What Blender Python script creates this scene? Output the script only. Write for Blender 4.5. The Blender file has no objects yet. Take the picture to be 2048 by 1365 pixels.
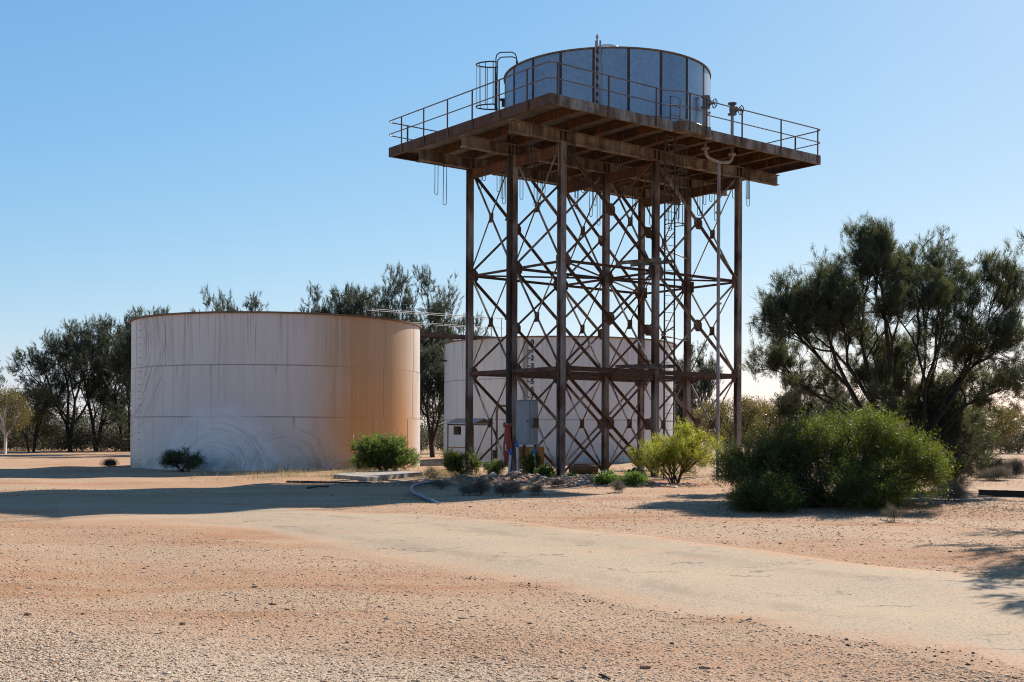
import bpy, math, random
import numpy as np
from mathutils import Vector, Matrix

S = bpy.context.scene
COL = S.collection
# ------------------------------------------------------------------ camera
F, YH, HC, ROLL = 2389.4, 864.73, 1.676, 0.00406
cd = bpy.data.cameras.new('camera'); cam = bpy.data.objects.new('camera', cd); COL.objects.link(cam)
cam.location = (0, 0, HC); cam.rotation_euler = (math.pi/2, -ROLL, 0)
cd.sensor_width = 36; cd.lens = 36*F/2048; cd.shift_y = (YH-682.5)/2048
cd.clip_start = .1; cd.clip_end = 6000
S.camera = cam
# ------------------------------------------------------------------ sky and sun
SUN_AZ, SUN_EL = math.radians(32), math.radians(34)
w = bpy.data.worlds.new('World'); S.world = w; w.use_nodes = True
wt = w.node_tree; bg = wt.nodes['Background']
sky = wt.nodes.new('ShaderNodeTexSky'); sky.sky_type = 'NISHITA'; sky.sun_disc = False
sky.sun_elevation = SUN_EL; sky.sun_rotation = SUN_AZ
sky.air_density = 1.0; sky.dust_density = 0.25; sky.ozone_density = 2.2; sky.altitude = 100
sp = wt.nodes.new('ShaderNodeSeparateColor'); cb_ = wt.nodes.new('ShaderNodeCombineColor'); wt.links.new(sky.outputs[0], sp.inputs[0])
for ch, (gm, kk) in enumerate(((1.068, .679), (.687, 1.462), (.346, 3.33))):   # per-channel response of the sky light
    pw_ = wt.nodes.new('ShaderNodeMath'); pw_.operation = 'POWER'; pw_.inputs[1].default_value = gm
    mu_ = wt.nodes.new('ShaderNodeMath'); mu_.operation = 'MULTIPLY'; mu_.inputs[1].default_value = kk
    wt.links.new(sp.outputs[ch], pw_.inputs[0]); wt.links.new(pw_.outputs[0], mu_.inputs[0]); wt.links.new(mu_.outputs[0], cb_.inputs[ch])
wt.links.new(cb_.outputs[0], bg.inputs[0]); bg.inputs[1].default_value = .067
sl = bpy.data.lights.new('sun', 'SUN'); sun = bpy.data.objects.new('sun', sl); COL.objects.link(sun)
sl.energy = 4.8; sl.angle = math.radians(.53); sl.color = (1, .955, .885)
sdir = Vector((math.sin(SUN_AZ)*math.cos(SUN_EL), math.cos(SUN_AZ)*math.cos(SUN_EL), math.sin(SUN_EL)))
sun.rotation_euler = sdir.to_track_quat('Z', 'Y').to_euler(); sun.location = (40, 60, 60)
S.view_settings.view_transform = 'Standard'; S.view_settings.look = 'None'
S.cycles.filter_width = 1.1; S.cycles.use_denoising = True; S.cycles.denoising_prefilter = 'NONE'
S.view_settings.exposure = 1.0; S.view_settings.gamma = 1

R = np.random.default_rng(7); random.seed(7)

# ------------------------------------------------------------------ pixel -> world, ground height
def at(px, py, Y):
    dx, dy = px-1024, py-YH
    x, y = dx+ROLL*dy, dy-ROLL*dx
    return Vector((x*Y/F, Y, HC-y*Y/F))
def gnd(px, py):
    dx, dy = px-1024, py-YH
    return at(px, py, HC*F/(dy-ROLL*dx))
def hgt(x, y):
    x = np.asarray(x, float); y = np.asarray(y, float)
    h = .022*np.sin(x*.7+1.3)*np.sin(y*.53)+.015*np.sin(x*1.7+y*.9)+.012*np.sin(y*2.1-x*.6)
    h = h*np.clip((y-4)/6, 0, 1)*np.clip((95-y)/30, .2, 1)
    b = .26*np.exp(-((x+.3)/2.3)**2-((y-38.3)/.9)**2)+.16*np.exp(-((x-2.9)/2.)**2-((y-38.6)/.7)**2)
    b = b*(1+.35*np.sin(x*3.1+.5)*np.sin(y*4.3)+.2*np.sin(x*7.3+y*2))
    b = b+.12*np.exp(-((x-8.5)/4)**2-((y-27.5)/2.2)**2)
    return h+b
def H(x, y): return float(hgt(x, y))

# ------------------------------------------------------------------ materials
class NT:
    def __init__(s, name):
        s.m = bpy.data.materials.new(name); s.m.use_nodes = True
        s.t = s.m.node_tree; s.t.nodes.clear(); s.out = s.t.nodes.new('ShaderNodeOutputMaterial')
    def n(s, typ, ins=None, **pr):
        nd = s.t.nodes.new('ShaderNode'+typ)
        for k, v in pr.items(): setattr(nd, k, v)
        for k, v in (ins or {}).items(): s.put(nd.inputs[k], v)
        return nd
    def put(s, sock, v):
        if isinstance(v, bpy.types.NodeSocket): s.t.links.new(v, sock)
        elif isinstance(v, (tuple, list)) and len(v) == 3 and sock.type == 'RGBA': sock.default_value = (*v, 1)
        else: sock.default_value = v
    def obj(s): return s.n('TexCoord').outputs['Object']
    def uv(s): return s.n('TexCoord').outputs['UV']
    def island(s): return s.n('NewGeometry').outputs['Random Per Island']
    def map(s, v, sc=(1, 1, 1), loc=(0, 0, 0), rot=(0, 0, 0)):
        return s.n('Mapping', {'Vector': v, 'Scale': sc, 'Location': loc, 'Rotation': rot}).outputs[0]
    def noise(s, v, sc, det=4, ro=.55, dist=0):
        return s.n('TexNoise', {'Vector': v, 'Scale': sc, 'Detail': det, 'Roughness': ro, 'Distortion': dist}).outputs[0]
    def vor(s, v, sc, feat='F1', out=0):
        return s.n('TexVoronoi', {'Vector': v, 'Scale': sc}, feature=feat).outputs[out]
    def ramp(s, f, stops, mode='LINEAR'):
        nd = s.n('ValToRGB', {0: f}); cr = nd.color_ramp; cr.interpolation = mode
        while len(cr.elements) < len(stops): cr.elements.new(.5)
        for e, (p, c) in zip(cr.elements, stops):
            e.position = p; e.color = (c, c, c, 1) if isinstance(c, (int, float)) else (*c, 1)
        return nd.outputs[0]
    def step(s, f, a, b, lo=0., hi=1.):
        return s.n('MapRange', {0: f, 1: a, 2: b, 3: lo, 4: hi}, interpolation_type='SMOOTHSTEP').outputs[0]
    def mix(s, f, a, b, bl='MIX'):
        nd = s.n('Mix', data_type='RGBA', blend_type=bl)
        s.put(nd.inputs[0], f); s.put(nd.inputs[6], a); s.put(nd.inputs[7], b); return nd.outputs[2]
    def ma(s, op, a, b=0., c=None):
        nd = s.n('Math', {0: a, 1: b}, operation=op)
        if c is not None: s.put(nd.inputs[2], c)
        return nd.outputs[0]
    def sep(s, v): return s.n('SeparateXYZ', {0: v}).outputs
    def bump(s, h, st=.3, d=.01): return s.n('Bump', {'Height': h, 'Strength': st, 'Distance': d}).outputs[0]
    def bsdf(s, col, rough=.8, metal=0., spec=.3, normal=None, **kw):
        b = s.n('BsdfPrincipled', {'Base Color': col, 'Roughness': rough, 'Metallic': metal, 'Specular IOR Level': spec})
        if normal is not None: s.put(b.inputs['Normal'], normal)
        return b.outputs[0]
    def done(s, sh): s.t.links.new(sh, s.out.inputs[0]); return s.m

def steel(name, a, b, c, rough=.75, sc=3., streak=1.0):
    t = NT(name); o = t.obj()
    n1 = t.noise(t.map(o, (1, 1, .35)), sc, 6, .65); n2 = t.noise(o, 22, 4, .7); n3 = t.noise(t.map(o, (9, 9, .5)), 1.4, 4, .6)
    col = t.mix(t.step(n1, .38, .62), a, b)
    col = t.mix(t.ma('MULTIPLY', t.step(n3, .5, .7), streak), col, c)
    col = t.mix(t.ma('MULTIPLY', t.step(n2, .5, .75), .55), col, (.05, .03, .02))
    return t.done(t.bsdf(col, rough, 0, .25, t.bump(n2, .35, .004)))
M = {}
M['rust'] = steel('rusty_steel', (.06, .034, .023), (.105, .06, .038), (.13, .058, .025))
M['column'] = steel('weathered_column_steel', (.062, .036, .025), (.27, .235, .20), (.17, .075, .034), sc=1.4)
M['girder'] = steel('flaking_painted_steel', (.25, .225, .185), (.085, .055, .036), (.17, .075, .03), sc=2.2)
M['joist'] = steel('orange_rust_steel', (.12, .052, .022), (.055, .032, .022), (.24, .10, .032), sc=2)
M['deck'] = steel('grey_deck_plate', (.2, .2, .2), (.14, .135, .13), (.13, .09, .06), sc=1.2)
M['dark'] = steel('dark_iron', (.035, .032, .03), (.06, .045, .035), (.07, .04, .025))
M['rail'] = steel('rail_pipe', (.12, .1, .09), (.18, .15, .13), (.12, .07, .045), rough=.45)
M['valve'] = steel('cast_valve_grey', (.1, .1, .1), (.15, .145, .14), (.08, .06, .05), rough=.5)
M['pipe'] = steel('grey_painted_pipe', (.34, .31, .29), (.24, .21, .2), (.16, .1, .07), sc=4, rough=.5)
M['cab'] = steel('grey_cabinet_paint', (.25, .27, .27), (.21, .23, .23), (.2, .18, .16), rough=.5, streak=.3)
M['redvalve'] = steel('red_valve_paint', (.35, .06, .03), (.26, .05, .03), (.2, .06, .04), rough=.5)
M['concrete'] = steel('old_concrete', (.42, .37, .31), (.34, .29, .24), (.26, .2, .15), sc=5)
M['slab'] = steel('dusty_concrete', (.33, .27, .21), (.26, .21, .165), (.22, .165, .12), sc=3)
M['timber'] = steel('weathered_timber', (.16, .11, .06), (.1, .07, .045), (.13, .12, .06), sc=4)
M['plank'] = steel('pale_plank', (.62, .6, .56), (.5, .47, .42), (.4, .34, .28), sc=4)
M['hose'] = steel('blue_black_hose', (.05, .07, .11), (.09, .11, .15), (.13, .12, .12), rough=.35)
M['conduit'] = steel('white_conduit', (.6, .6, .58), (.5, .5, .5), (.42, .38, .33), rough=.4)
M['bluecap'] = steel('blue_fitting', (.02, .14, .42), (.02, .11, .34), (.03, .12, .3), rough=.4)
M['tin'] = steel('corrugated_tin', (.36, .32, .26), (.28, .24, .19), (.2, .13, .08), rough=.5)
M['black'] = steel('black_marking', (.02, .02, .02), (.03, .03, .03), (.04, .03, .03))
M['ochre'] = steel('ochre_board', (.3, .16, .06), (.22, .11, .045), (.16, .08, .04))

def galvanised():
    t = NT('galvanised_sheet'); o = t.uv()
    v = t.vor(t.map(o, (1, 1, 1)), 9, 'F1', 1); n = t.noise(t.map(o, (1.4, .16, 1)), 2, 5, .6); n2 = t.noise(o, 14, 4, .7)
    pn = t.n('TexWhiteNoise', {'W': t.ma('FLOOR', t.ma('DIVIDE', t.ma('SUBTRACT', t.sep(o)[0], .12*4.06), 2*math.pi*4.06/20))}, noise_dimensions='1D').outputs[0]
    g = t.ma('ADD', t.ma('ADD', t.ma('MULTIPLY', t.sep(v)[0], .18), t.ma('MULTIPLY', n2, .42)), t.ma('MULTIPLY', t.ma('SUBTRACT', pn, .4), .45))
    col = t.mix(g, (.16, .20, .25), (.38, .43, .49))  # sheet grey tinted blue, painting in some of the sky it reflects
    col = t.mix(t.step(n, .5, .75, 0, .5), col, (.24, .25, .26))
    return t.done(t.bsdf(col, t.ma('ADD', .28, t.ma('MULTIPLY', n2, .2)), .8, .5, t.bump(n2, .12, .003)))
M['galv'] = galvanised()
def whiteroof():
    t = NT('pale_roof_sheet'); o = t.obj(); n = t.noise(o, 3, 4)
    return t.done(t.bsdf(t.mix(n, (.5, .48, .44), (.66, .63, .58)), .6))
M['roof'] = whiteroof()
def rimmat():
    return steel('rusty_rim', (.2, .13, .08), (.13, .08, .05), (.24, .15, .08))
M['rim'] = rimmat()

def tankpaint(name, swirls, stain, Ht, ca=(.53, .445, .39), cb=(.71, .63, .555)):
    t = NT(name); o = t.uv(); u, v, _ = t.sep(o)
    base = t.mix(t.noise(t.map(o, (.25, .2, 1)), 1, 3), ca, cb)
    st = t.noise(t.map(o, (5., .10, 1)), 1, 5, .62)
    st2 = t.noise(t.map(o, (1.4, .05, 1), (3, 0, 0)), 1, 3, .6)
    fine = t.noise(t.map(o, (26, .4, 1)), 1, 3, .6)
    col = t.mix(t.step(fine, .45, .75, 0, .12), base, (.33, .28, .25))
    top = t.step(v, Ht*.15, Ht, .18, 1)
    f = t.ma('MULTIPLY', t.ma('MULTIPLY', t.step(st, .48, .70), t.step(st2, .40, .58)), top)
    col = t.mix(t.ma('MULTIPLY', f, .62), col, (.2, .135, .08))
    for zz in (Ht*.34, Ht*.667):
        ln = t.step(t.ma('ABSOLUTE', t.ma('SUBTRACT', v, zz)), .04, .015)
        col = t.mix(t.ma('MULTIPLY', ln, .6), col, (.17, .12, .095))
        und = t.ma('MULTIPLY', t.step(v, zz-.9, zz-.02), t.ma('MULTIPLY', t.step(v, zz+.01, zz-.01), t.step(t.noise(t.map(o, (3.2, .1, 1), (zz, 0, 0)), 1, 4), .55, .7)))
        col = t.mix(t.ma('MULTIPLY', und, .55), col, (.25, .17, .10))
    # dark drips from the roof edge
    dr = t.ma('MULTIPLY', t.step(t.noise(t.map(o, (11, .25, 1), (9, 0, 0)), 1, 2), .6, .72), t.step(v, Ht*.45, Ht*.99))
    col = t.mix(t.ma('MULTIPLY', dr, .5), col, (.16, .115, .075))
    if stain:
        a, b, c, d = stain
        wob = t.ma('ADD', u, t.ma('MULTIPLY', t.ma('SUBTRACT', t.noise(t.map(o, (1.2, .35, 1)), 1, 4), .5), 1.6))
        s1 = t.ma('MULTIPLY', t.step(wob, a, b), t.step(wob, d, c))
        s1 = t.ma('MULTIPLY', s1, t.step(st, .25, .55, .72, 1.))
        low = t.step(v, Ht*.95, Ht*.25)
        col = t.mix(t.ma('MULTIPLY', s1, .95), col, t.mix(low, (.47, .285, .145), (.56, .255, .07)))
    if stain:   # chalky patch rubbed pale low on the wall
        pu, pv_ = t.ma('SUBTRACT', u, -1.3), t.ma('MULTIPLY', v, 1.)
        pr = t.ma('ADD', t.ma('SQRT', t.ma('ADD', t.ma('MULTIPLY', pu, pu), t.ma('MULTIPLY', pv_, pv_))), t.ma('MULTIPLY', t.noise(t.map(o, (.8, .8, 1)), 1, 4), 1.2))
        col = t.mix(t.step(pr, 3.5, 2.9, 0, .7), col, (.78, .72, .66))
    for (cu, cv, r0, r1, light, k) in swirls:
        wq = t.ma('MULTIPLY', t.ma('SUBTRACT', t.noise(t.map(o, (.5, .5, 1)), 1, 3),   .5), .8)
        du, dv = t.ma('ADD', t.ma('SUBTRACT', u, cu), wq), t.ma('SUBTRACT', v, cv)
        r = t.ma('SQRT', t.ma('ADD', t.ma('MULTIPLY', du, du), t.ma('MULTIPLY', dv, dv)))
        an = t.ma('ARCTAN2', dv, du)
        cv_ = t.n('CombineXYZ', {0: t.ma('MULTIPLY', r, 12.), 1: t.ma('MULTIPLY', an, 1.1), 2: cu}).outputs[0]
        nz = t.noise(cv_, 1, 4, .7)
        m = t.ma('MULTIPLY', t.ma('MULTIPLY', t.step(r, r0, r0+.5), t.step(r, r1, r1-.55)), t.step(t.noise(t.map(o, (.55, .55, 1), (cu, 2, 0)), 1, 3, .6), .33, .52))
        col = t.mix(t.ma('MULTIPLY', t.ma('MULTIPLY', m, t.step(nz, .42, .7)), k), col, (.60, .56, .56) if light else (.17, .15, .15))
    # dirt splash at the foot
    ft = t.ma('MULTIPLY', t.step(v, .9, 0), t.step(t.noise(t.map(o, (1.2, 1.5, 1)), 1, 4), .35, .7))
    col = t.mix(t.ma('MULTIPLY', ft, .7), col, (.24, .17, .13))
    spk = t.step(t.noise(o, 5.5, 3, .8), .72, .78)
    col = t.mix(t.ma('MULTIPLY', spk, .5), col, (.2, .15, .12))
    return t.done(t.bsdf(col, .42, 0, .35, t.bump(t.noise(t.map(o, (.9, .6, 1)), 1, 3), .25, .03)))
M['tank_a'] = tankpaint('stained_tank_paint', [(-1.4, .2, 1.5, 3.2, True, .95), (-1.3, .1, .4, 2.5, False, .36), (1.5, -.1, .8, 2.6, False, .34),
                        (-7.8, 5.6, 1.6, 4.4, False, .8), (4.1, -.2, .2, 1.2, True, .8), (2.6, -.3, .3, 1.6, False, .5)], (1.8, 4.9, 7.4, 10.6), 6.7)
M['tank_b'] = tankpaint('pale_tank_paint', [(1.6, -.2, .6, 2.2, False, .4)], None, 6.98, (.50, .48, .44), (.66, .63, .58))

def foliage(name, a, b, tr, trf=.38, rough=.55, sc=1.1):
    t = NT(name); o = t.obj(); i = t.island(); n = t.noise(o, sc, 3, .6)
    f = t.ma('ADD', t.ma('MULTIPLY', i, .55), t.ma('MULTIPLY', t.step(n, .3, .7), .5))
    col = t.mix(f, a, b)
    col = t.mix(t.step(i, .925, .935), col, (.14, .10, .055))
    d = t.bsdf(col, rough, 0, .25)
    tl = t.n('BsdfTranslucent', {0: t.mix(f, tr, tuple(min(1, x*1.5) for x in tr))}).outputs[0]
    return t.done(t.n('MixShader', {0: trf, 1: d, 2: tl}).outputs[0])
M['sheoak'] = foliage('sheoak_needles', (.033, .041, .023), (.095, .102, .052), (.10, .108, .038), .32)
M['sheoak2'] = foliage('far_sheoak_needles', (0.0286, 0.0353, 0.0252), (0.0714, 0.0798, 0.0504), (0.0672, 0.0714, 0.0336), .3, sc=.5)
M['gum'] = foliage('gum_leaves', (0.0588, 0.0605, 0.0185), (0.1344, 0.1134, 0.0378), (0.1680, 0.1260, 0.0252), .36, .4, .7)
M['bush'] = foliage('dark_green_leaves', (0.0235, 0.0302, 0.0076), (0.0714, 0.0840, 0.0151), (0.1344, 0.1638, 0.0151), .38, .5, .8)
M['bush2'] = foliage('mid_green_leaves', (0.0420, 0.0672, 0.0168), (0.1008, 0.1344, 0.0294), (0.1344, 0.1848, 0.0252), .4, .45)
M['bushy'] = foliage('yellow_green_leaves', (0.0756, 0.0966, 0.0118), (0.2016, 0.2100, 0.0235), (0.3528, 0.3528, 0.0252), .42, .45)
M['weed'] = foliage('bright_weed_leaves', (0.0336, 0.0588, 0.0118), (0.0840, 0.1344, 0.0235), (0.1260, 0.2100, 0.0252), .4, .45)
M['grey'] = foliage('grey_dry_twigs', (0.1008, 0.0840, 0.0588), (0.1848, 0.1512, 0.1092), (0.1344, 0.1092, 0.0672), .2, .8)
M['straw'] = foliage('straw_blades', (0.2520, 0.1848, 0.0924), (0.4368, 0.3528, 0.2016), (0.3360, 0.2520, 0.1176), .3, .7)
M['scrub'] = foliage('scrub_leaves', (0.0294, 0.0286, 0.0168), (0.0714, 0.0630, 0.0336), (0.0672, 0.0546, 0.0252), .25, .7, .25)
def bark(name, a, b):
    t = NT(name); o = t.obj(); n = t.noise(t.map(o, (6, 6, 1.2)), 3, 5, .7)
    return t.done(t.bsdf(t.mix(n, a, b), .9, 0, .1, t.bump(n, .6, .02)))
M['bark'] = bark('dark_bark', (.02, .017, .014), (.06, .05, .04))
M['whitebark'] = bark('white_bark', (.45, .40, .34), (.6, .55, .48))
M['twig'] = bark('brown_twigs', (.05, .035, .025), (.10, .075, .055))

def dirt_nodes(t):
    o = t.obj(); x, y, z = t.sep(o)
    big = t.noise(t.map(o, (.10, .34, 1), rot=(0, 0, .12)), 1, 4, .6)
    big2 = t.noise(t.map(o, (.22, .75, 1), (7, 3, 0), (0, 0, -.1)), 1, 4, .6)
    mid = t.noise(t.map(o, (1, 1.8, 1)), 1.6, 5, .65)
    fine = t.noise(t.map(o, (1, .45, 1)), 34, 5, .8)
    col = t.mix(t.step(big, .36, .62), (0.384, 0.207, 0.109), (0.408, 0.265, 0.158))
    col = t.mix(t.step(big2, .5, .68, 0, .8), col, (0.320, 0.145, 0.063))
    col = t.mix(t.step(mid, .48, .72, 0, .6), col, (0.408, 0.283, 0.179))
    # pale crushed-stone patch near the lower left
    m1 = t.ma('ADD', t.ma('ADD', y, t.ma('MULTIPLY', x, .42)), t.ma('MULTIPLY', mid, 2.6))
    col = t.mix(t.step(m1, 11.2, 8.6, 0, .85), col, (0.480, 0.363, 0.251))
    # red loose soil round the tower
    rx = t.ma('POWER', t.ma('DIVIDE', t.ma('SUBTRACT', x, 2.2), 6.5), 2.); ry = t.ma('POWER', t.ma('DIVIDE', t.ma('SUBTRACT', y, 39.5), 3.), 2.)
    rm = t.ma('ADD', t.ma('ADD', rx, ry), t.ma('MULTIPLY', mid, 1.2))
    col = t.mix(t.step(rm, 1.9, .7, 0, .8), col, (0.352, 0.127, 0.046))
    col = t.mix(t.step(fine, .50, .68, 0, .85), col, t.mix(mid, (0.192, 0.098, 0.050), (0.160, 0.102, 0.066)))  # dark specks: grit tone with the tiny shadows of loose stones painted in
    col = t.mix(t.step(fine, .42, .28, 0, .6), col, (0.528, 0.392, 0.277))
    peb = t.vor(o, 42); p2 = t.vor(o, 95)
    hh = t.ma('ADD', t.ma('ADD', t.ma('MULTIPLY', fine, .8), t.ma('MULTIPLY', peb, -.5)), t.ma('MULTIPLY', p2, -.25))
    return o, col, hh, mid, fine
def ground_mat():
    t = NT('gravelly_dirt'); o, col, hh, mid, fine = dirt_nodes(t)
    return t.done(t.bsdf(col, .95, 0, .1, t.bump(hh, .9, .02)))
M['ground'] = ground_mat()
def road_mat():
    t = NT('worn_pale_bitumen'); o, dcol, hh, mid, fine = dirt_nodes(t)
    u, v, _ = t.sep(t.uv())
    chip = t.noise(t.map(o, (1, .4, 1)), 40, 4, .85); wear = t.noise(t.map(o, (.5, .8, 1)), 1, 4, .6)
    rc = t.mix(t.step(wear, .4, .65), (0.344, 0.251, 0.162), (0.360, 0.254, 0.155))
    rc = t.mix(t.step(chip, .50, .66, 0, .8), rc, (0.128, 0.095, 0.063)); rc = t.mix(t.step(chip, .42, .3, 0, .5), rc, (0.544, 0.450, 0.343))
    # cracks, stretched along the road
    wv = t.n('VectorMath', {0: t.map(o, (.33, 1.25, 1), rot=(0, 0, .32)), 1: t.n('TexNoise', {'Vector': o, 'Scale': 1.7, 'Detail': 4}).outputs[1]}, operation='ADD').outputs[0]
    cr = t.vor(wv, 1.1, 'DISTANCE_TO_EDGE')
    brk = t.step(t.noise(o, .8, 3), .50, .60)
    rc = t.mix(t.ma('MULTIPLY', t.step(cr, .020, .005), t.ma('MULTIPLY', brk, .95)), rc, (.07, .06, .05))
    wl = t.ma('MULTIPLY', t.step(t.ma('ABSOLUTE', t.ma('SUBTRACT', t.ma('PINGPONG', t.ma('ADD', u, t.ma('MULTIPLY', wear, .08)), .5), .24)), .07, .02), t.step(t.noise(t.map(t.uv(), (3, 30, 1)), 1, 4), .4, .65, 0, .55))
    rc = t.mix(wl, rc, (0.216, 0.153, 0.099))
    e = t.ma('MINIMUM', u, t.ma('SUBTRACT', 1., u))
    wob = t.ma('ADD', t.ma('MULTIPLY', t.ma('SUBTRACT', t.noise(o, 1.3, 6, .7), .5), .22), e)
    on = t.ma('MULTIPLY', t.step(wob, -.01, .13), t.step(t.ma('ADD', v, t.ma('MULTIPLY', t.ma('SUBTRACT', mid, .5), .3)), 1.0, .72))
    sand = t.step(t.noise(t.map(o, (.3, 1.1, 1), rot=(0, 0, .3)), 1.5, 4), .55, .72, 1, .45)
    col = t.mix(t.ma('MULTIPLY', on, sand), dcol, rc)
    return t.done(t.bsdf(col, .93, 0, .12, t.bump(t.ma('ADD', hh, chip), .5, .009)))
M['road'] = road_mat()
def stones(name, stops):
    t = NT(name); n = t.noise(t.obj(), 60, 3)
    c = t.ramp(t.island(), stops, 'CONSTANT')
    return t.done(t.bsdf(t.mix(t.ma('MULTIPLY', n, .45), c, (0.200, 0.123, 0.072)), .9, 0, .15))
M['stone'] = stones('mixed_gravel', [(0, (0.448, 0.283, 0.165)), (.2, (0.528, 0.370, 0.237)), (.42, (0.432, 0.224, 0.112)), (.58, (0.384, 0.254, 0.155)), (.68, (0.608, 0.457, 0.317)), (.955, (0.136, 0.091, 0.066)), (.97, (0.304, 0.153, 0.072))])
M['rock'] = stones('pink_rubble', [(0, (0.480, 0.318, 0.221)), (.3, (0.416, 0.279, 0.206)), (.55, (0.544, 0.419, 0.316)), (.75, (0.368, 0.209, 0.125))])
M['chips'] = stones('bitumen_crumbs', [(0, (.05, .045, .04)), (.4, (.09, .08, .07)), (.75, (0.128, 0.107, 0.079))])

# ------------------------------------------------------------------ object helpers
def link(name, me, mat=None, parent=None, loc=None):
    o = bpy.data.objects.new(name, me); COL.objects.link(o)
    if mat is not None and me is not None and not me.materials: me.materials.append(mat)
    if parent is not None: o.parent = parent
    if loc is not None: o.location = loc
    return o
def tag(o, label, cat, group=None):
    o['label'] = label; o['category'] = cat
    if group: o['group'] = group
    return o
def thing(name, label, cat, loc, rz=0, group=None):
    o = bpy.data.objects.new(name, None); COL.objects.link(o); o.location = loc; o.rotation_euler = (0, 0, rz)
    o.empty_display_size = .3
    return tag(o, label, cat, group)

def V(*a): return Vector(a)
def isec(w, h, tf, tw):
    a, b, c, d = w/2, h/2, tw/2, h/2-tf
    return [(-a, -b), (a, -b), (a, -d), (c, -d), (c, d), (a, d), (a, b), (-a, b), (-a, d), (-c, d), (-c, -d), (-a, -d)]
def chan(w, h, t):
    return [(0, -h/2), (w, -h/2), (w, -h/2+t), (t, -h/2+t), (t, h/2-t), (w, h/2-t), (w, h/2), (0, h/2)]
def angl(w, h, t): return [(0, 0), (w, 0), (w, t), (t, t), (t, h), (0, h)]
def rect(w, h): return [(-w/2, -h/2), (w/2, -h/2), (w/2, h/2), (-w/2, h/2)]
class MB:
    def __init__(s): s.v = []; s.f = []; s.uv = None
    def ext(s, prof, p0, p1, up=(0, 0, 1)):
        p0, p1 = Vector(p0), Vector(p1); d = (p1-p0).normalized(); up = Vector(up)
        x = d.cross(up)
        if x.length < 1e-4: x = d.cross(Vector((1, 0, 0)))
        x.normalize(); y = x.cross(d).normalized(); k = len(s.v); n = len(prof)
        for p in (p0, p1): s.v += [p+x*a+y*b for a, b in prof]
        s.f += [(k+i, k+(i+1) % n, k+n+(i+1) % n, k+n+i) for i in range(n)]
        s.f += [tuple(k+i for i in reversed(range(n))), tuple(k+n+i for i in range(n))]
        return s
    def bar(s, p0, p1, w, h, up=(0, 0, 1)): return s.ext(rect(w, h), p0, p1, up)
    def box(s, c, sz, rz=0):
        c = Vector(c); x, y, z = sz; a = Vector((math.cos(rz), math.sin(rz), 0))*x/2
        return s.ext(rect(y, z), c-a, c+a)
    def tube(s, pts, r, n=8, cap=True, closed=False):
        pts = [Vector(p) for p in pts]; m = len(pts); k = len(s.v); up = None
        rs = r if isinstance(r, (list, tuple)) else [r]*m
        for i, p in enumerate(pts):
            if closed: d = pts[(i+1) % m]-pts[i-1]
            else: d = pts[min(i+1, m-1)]-pts[max(i-1, 0)]
            d.normalize()
            if up is None: up = Vector((0, 0, 1)) if abs(d.z) < .9 else Vector((1, 0, 0))
            x = d.cross(up).normalized(); y = x.cross(d).normalized(); up = y
            s.v += [p+(x*math.cos(2*math.pi*j/n)+y*math.sin(2*math.pi*j/n))*rs[i] for j in range(n)]
        for i in range(m if closed else m-1):
            a, b = k+i*n, k+((i+1) % m)*n
            s.f += [(a+j, a+(j+1) % n, b+(j+1) % n, b+j) for j in range(n)]
        if cap and not closed: s.f += [tuple(k+j for j in reversed(range(n))), tuple(k+(m-1)*n+j for j in range(n))]
        return s
    def lathe(s, prof, n=48, c=(0, 0, 0), axis=None, cap=False):
        k = len(s.v); c = Vector(c)
        Q = Vector(axis).to_track_quat('Z', 'Y') if axis is not None else None
        for r, z in prof:
            for j in range(n):
                a = 2*math.pi*j/n; p = Vector((r*math.cos(a), r*math.sin(a), z))
                s.v.append(c+(Q @ p if Q else p))
        for i in range(len(prof)-1):
            s.f += [(k+i*n+j, k+i*n+(j+1) % n, k+(i+1)*n+(j+1) % n, k+(i+1)*n+j) for j in range(n)]
        if cap: s.f += [tuple(k+j for j in reversed(range(n))), tuple(k+(len(prof)-1)*n+j for j in range(n))]
        return s
    def quad(s, *p):
        k = len(s.v); s.v += [Vector(q) for q in p]; s.f.append(tuple(range(k, k+len(p)))); return s
    def mesh(s, name, smooth=False, off=None):
        me = bpy.data.meshes.new(name); o = Vector(off) if off is not None else Vector()
        me.from_pydata([tuple(p-o) for p in s.v], [], s.f); me.update()
        if smooth:
            me.polygons.foreach_set('use_smooth', [True]*len(me.polygons))
            try: me.set_sharp_from_angle(angle=math.radians(38))
            except Exception: pass
        return me
    def build(s, name, mat, parent=None, smooth=False, loc=None, off=None):
        return link(name, s.mesh(name, smooth, off), mat, parent, loc)

def np_mesh(name, verts, faces, smooth=False):
    verts = np.asarray(verts, np.float32); faces = np.asarray(faces, np.int32)
    me = bpy.data.meshes.new(name); n, k = faces.shape
    me.vertices.add(len(verts)); me.vertices.foreach_set('co', verts.ravel())
    me.loops.add(n*k); me.loops.foreach_set('vertex_index', faces.ravel())
    me.polygons.add(n); me.polygons.foreach_set('loop_start', np.arange(0, n*k, k, dtype=np.int32))
    me.polygons.foreach_set('loop_total', np.full(n, k, np.int32))
    if smooth: me.polygons.foreach_set('use_smooth', np.ones(n, bool))
    me.update(calc_edges=True); return me
def unit(a): return a/np.maximum(np.linalg.norm(a, axis=-1, keepdims=True), 1e-9)

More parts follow.
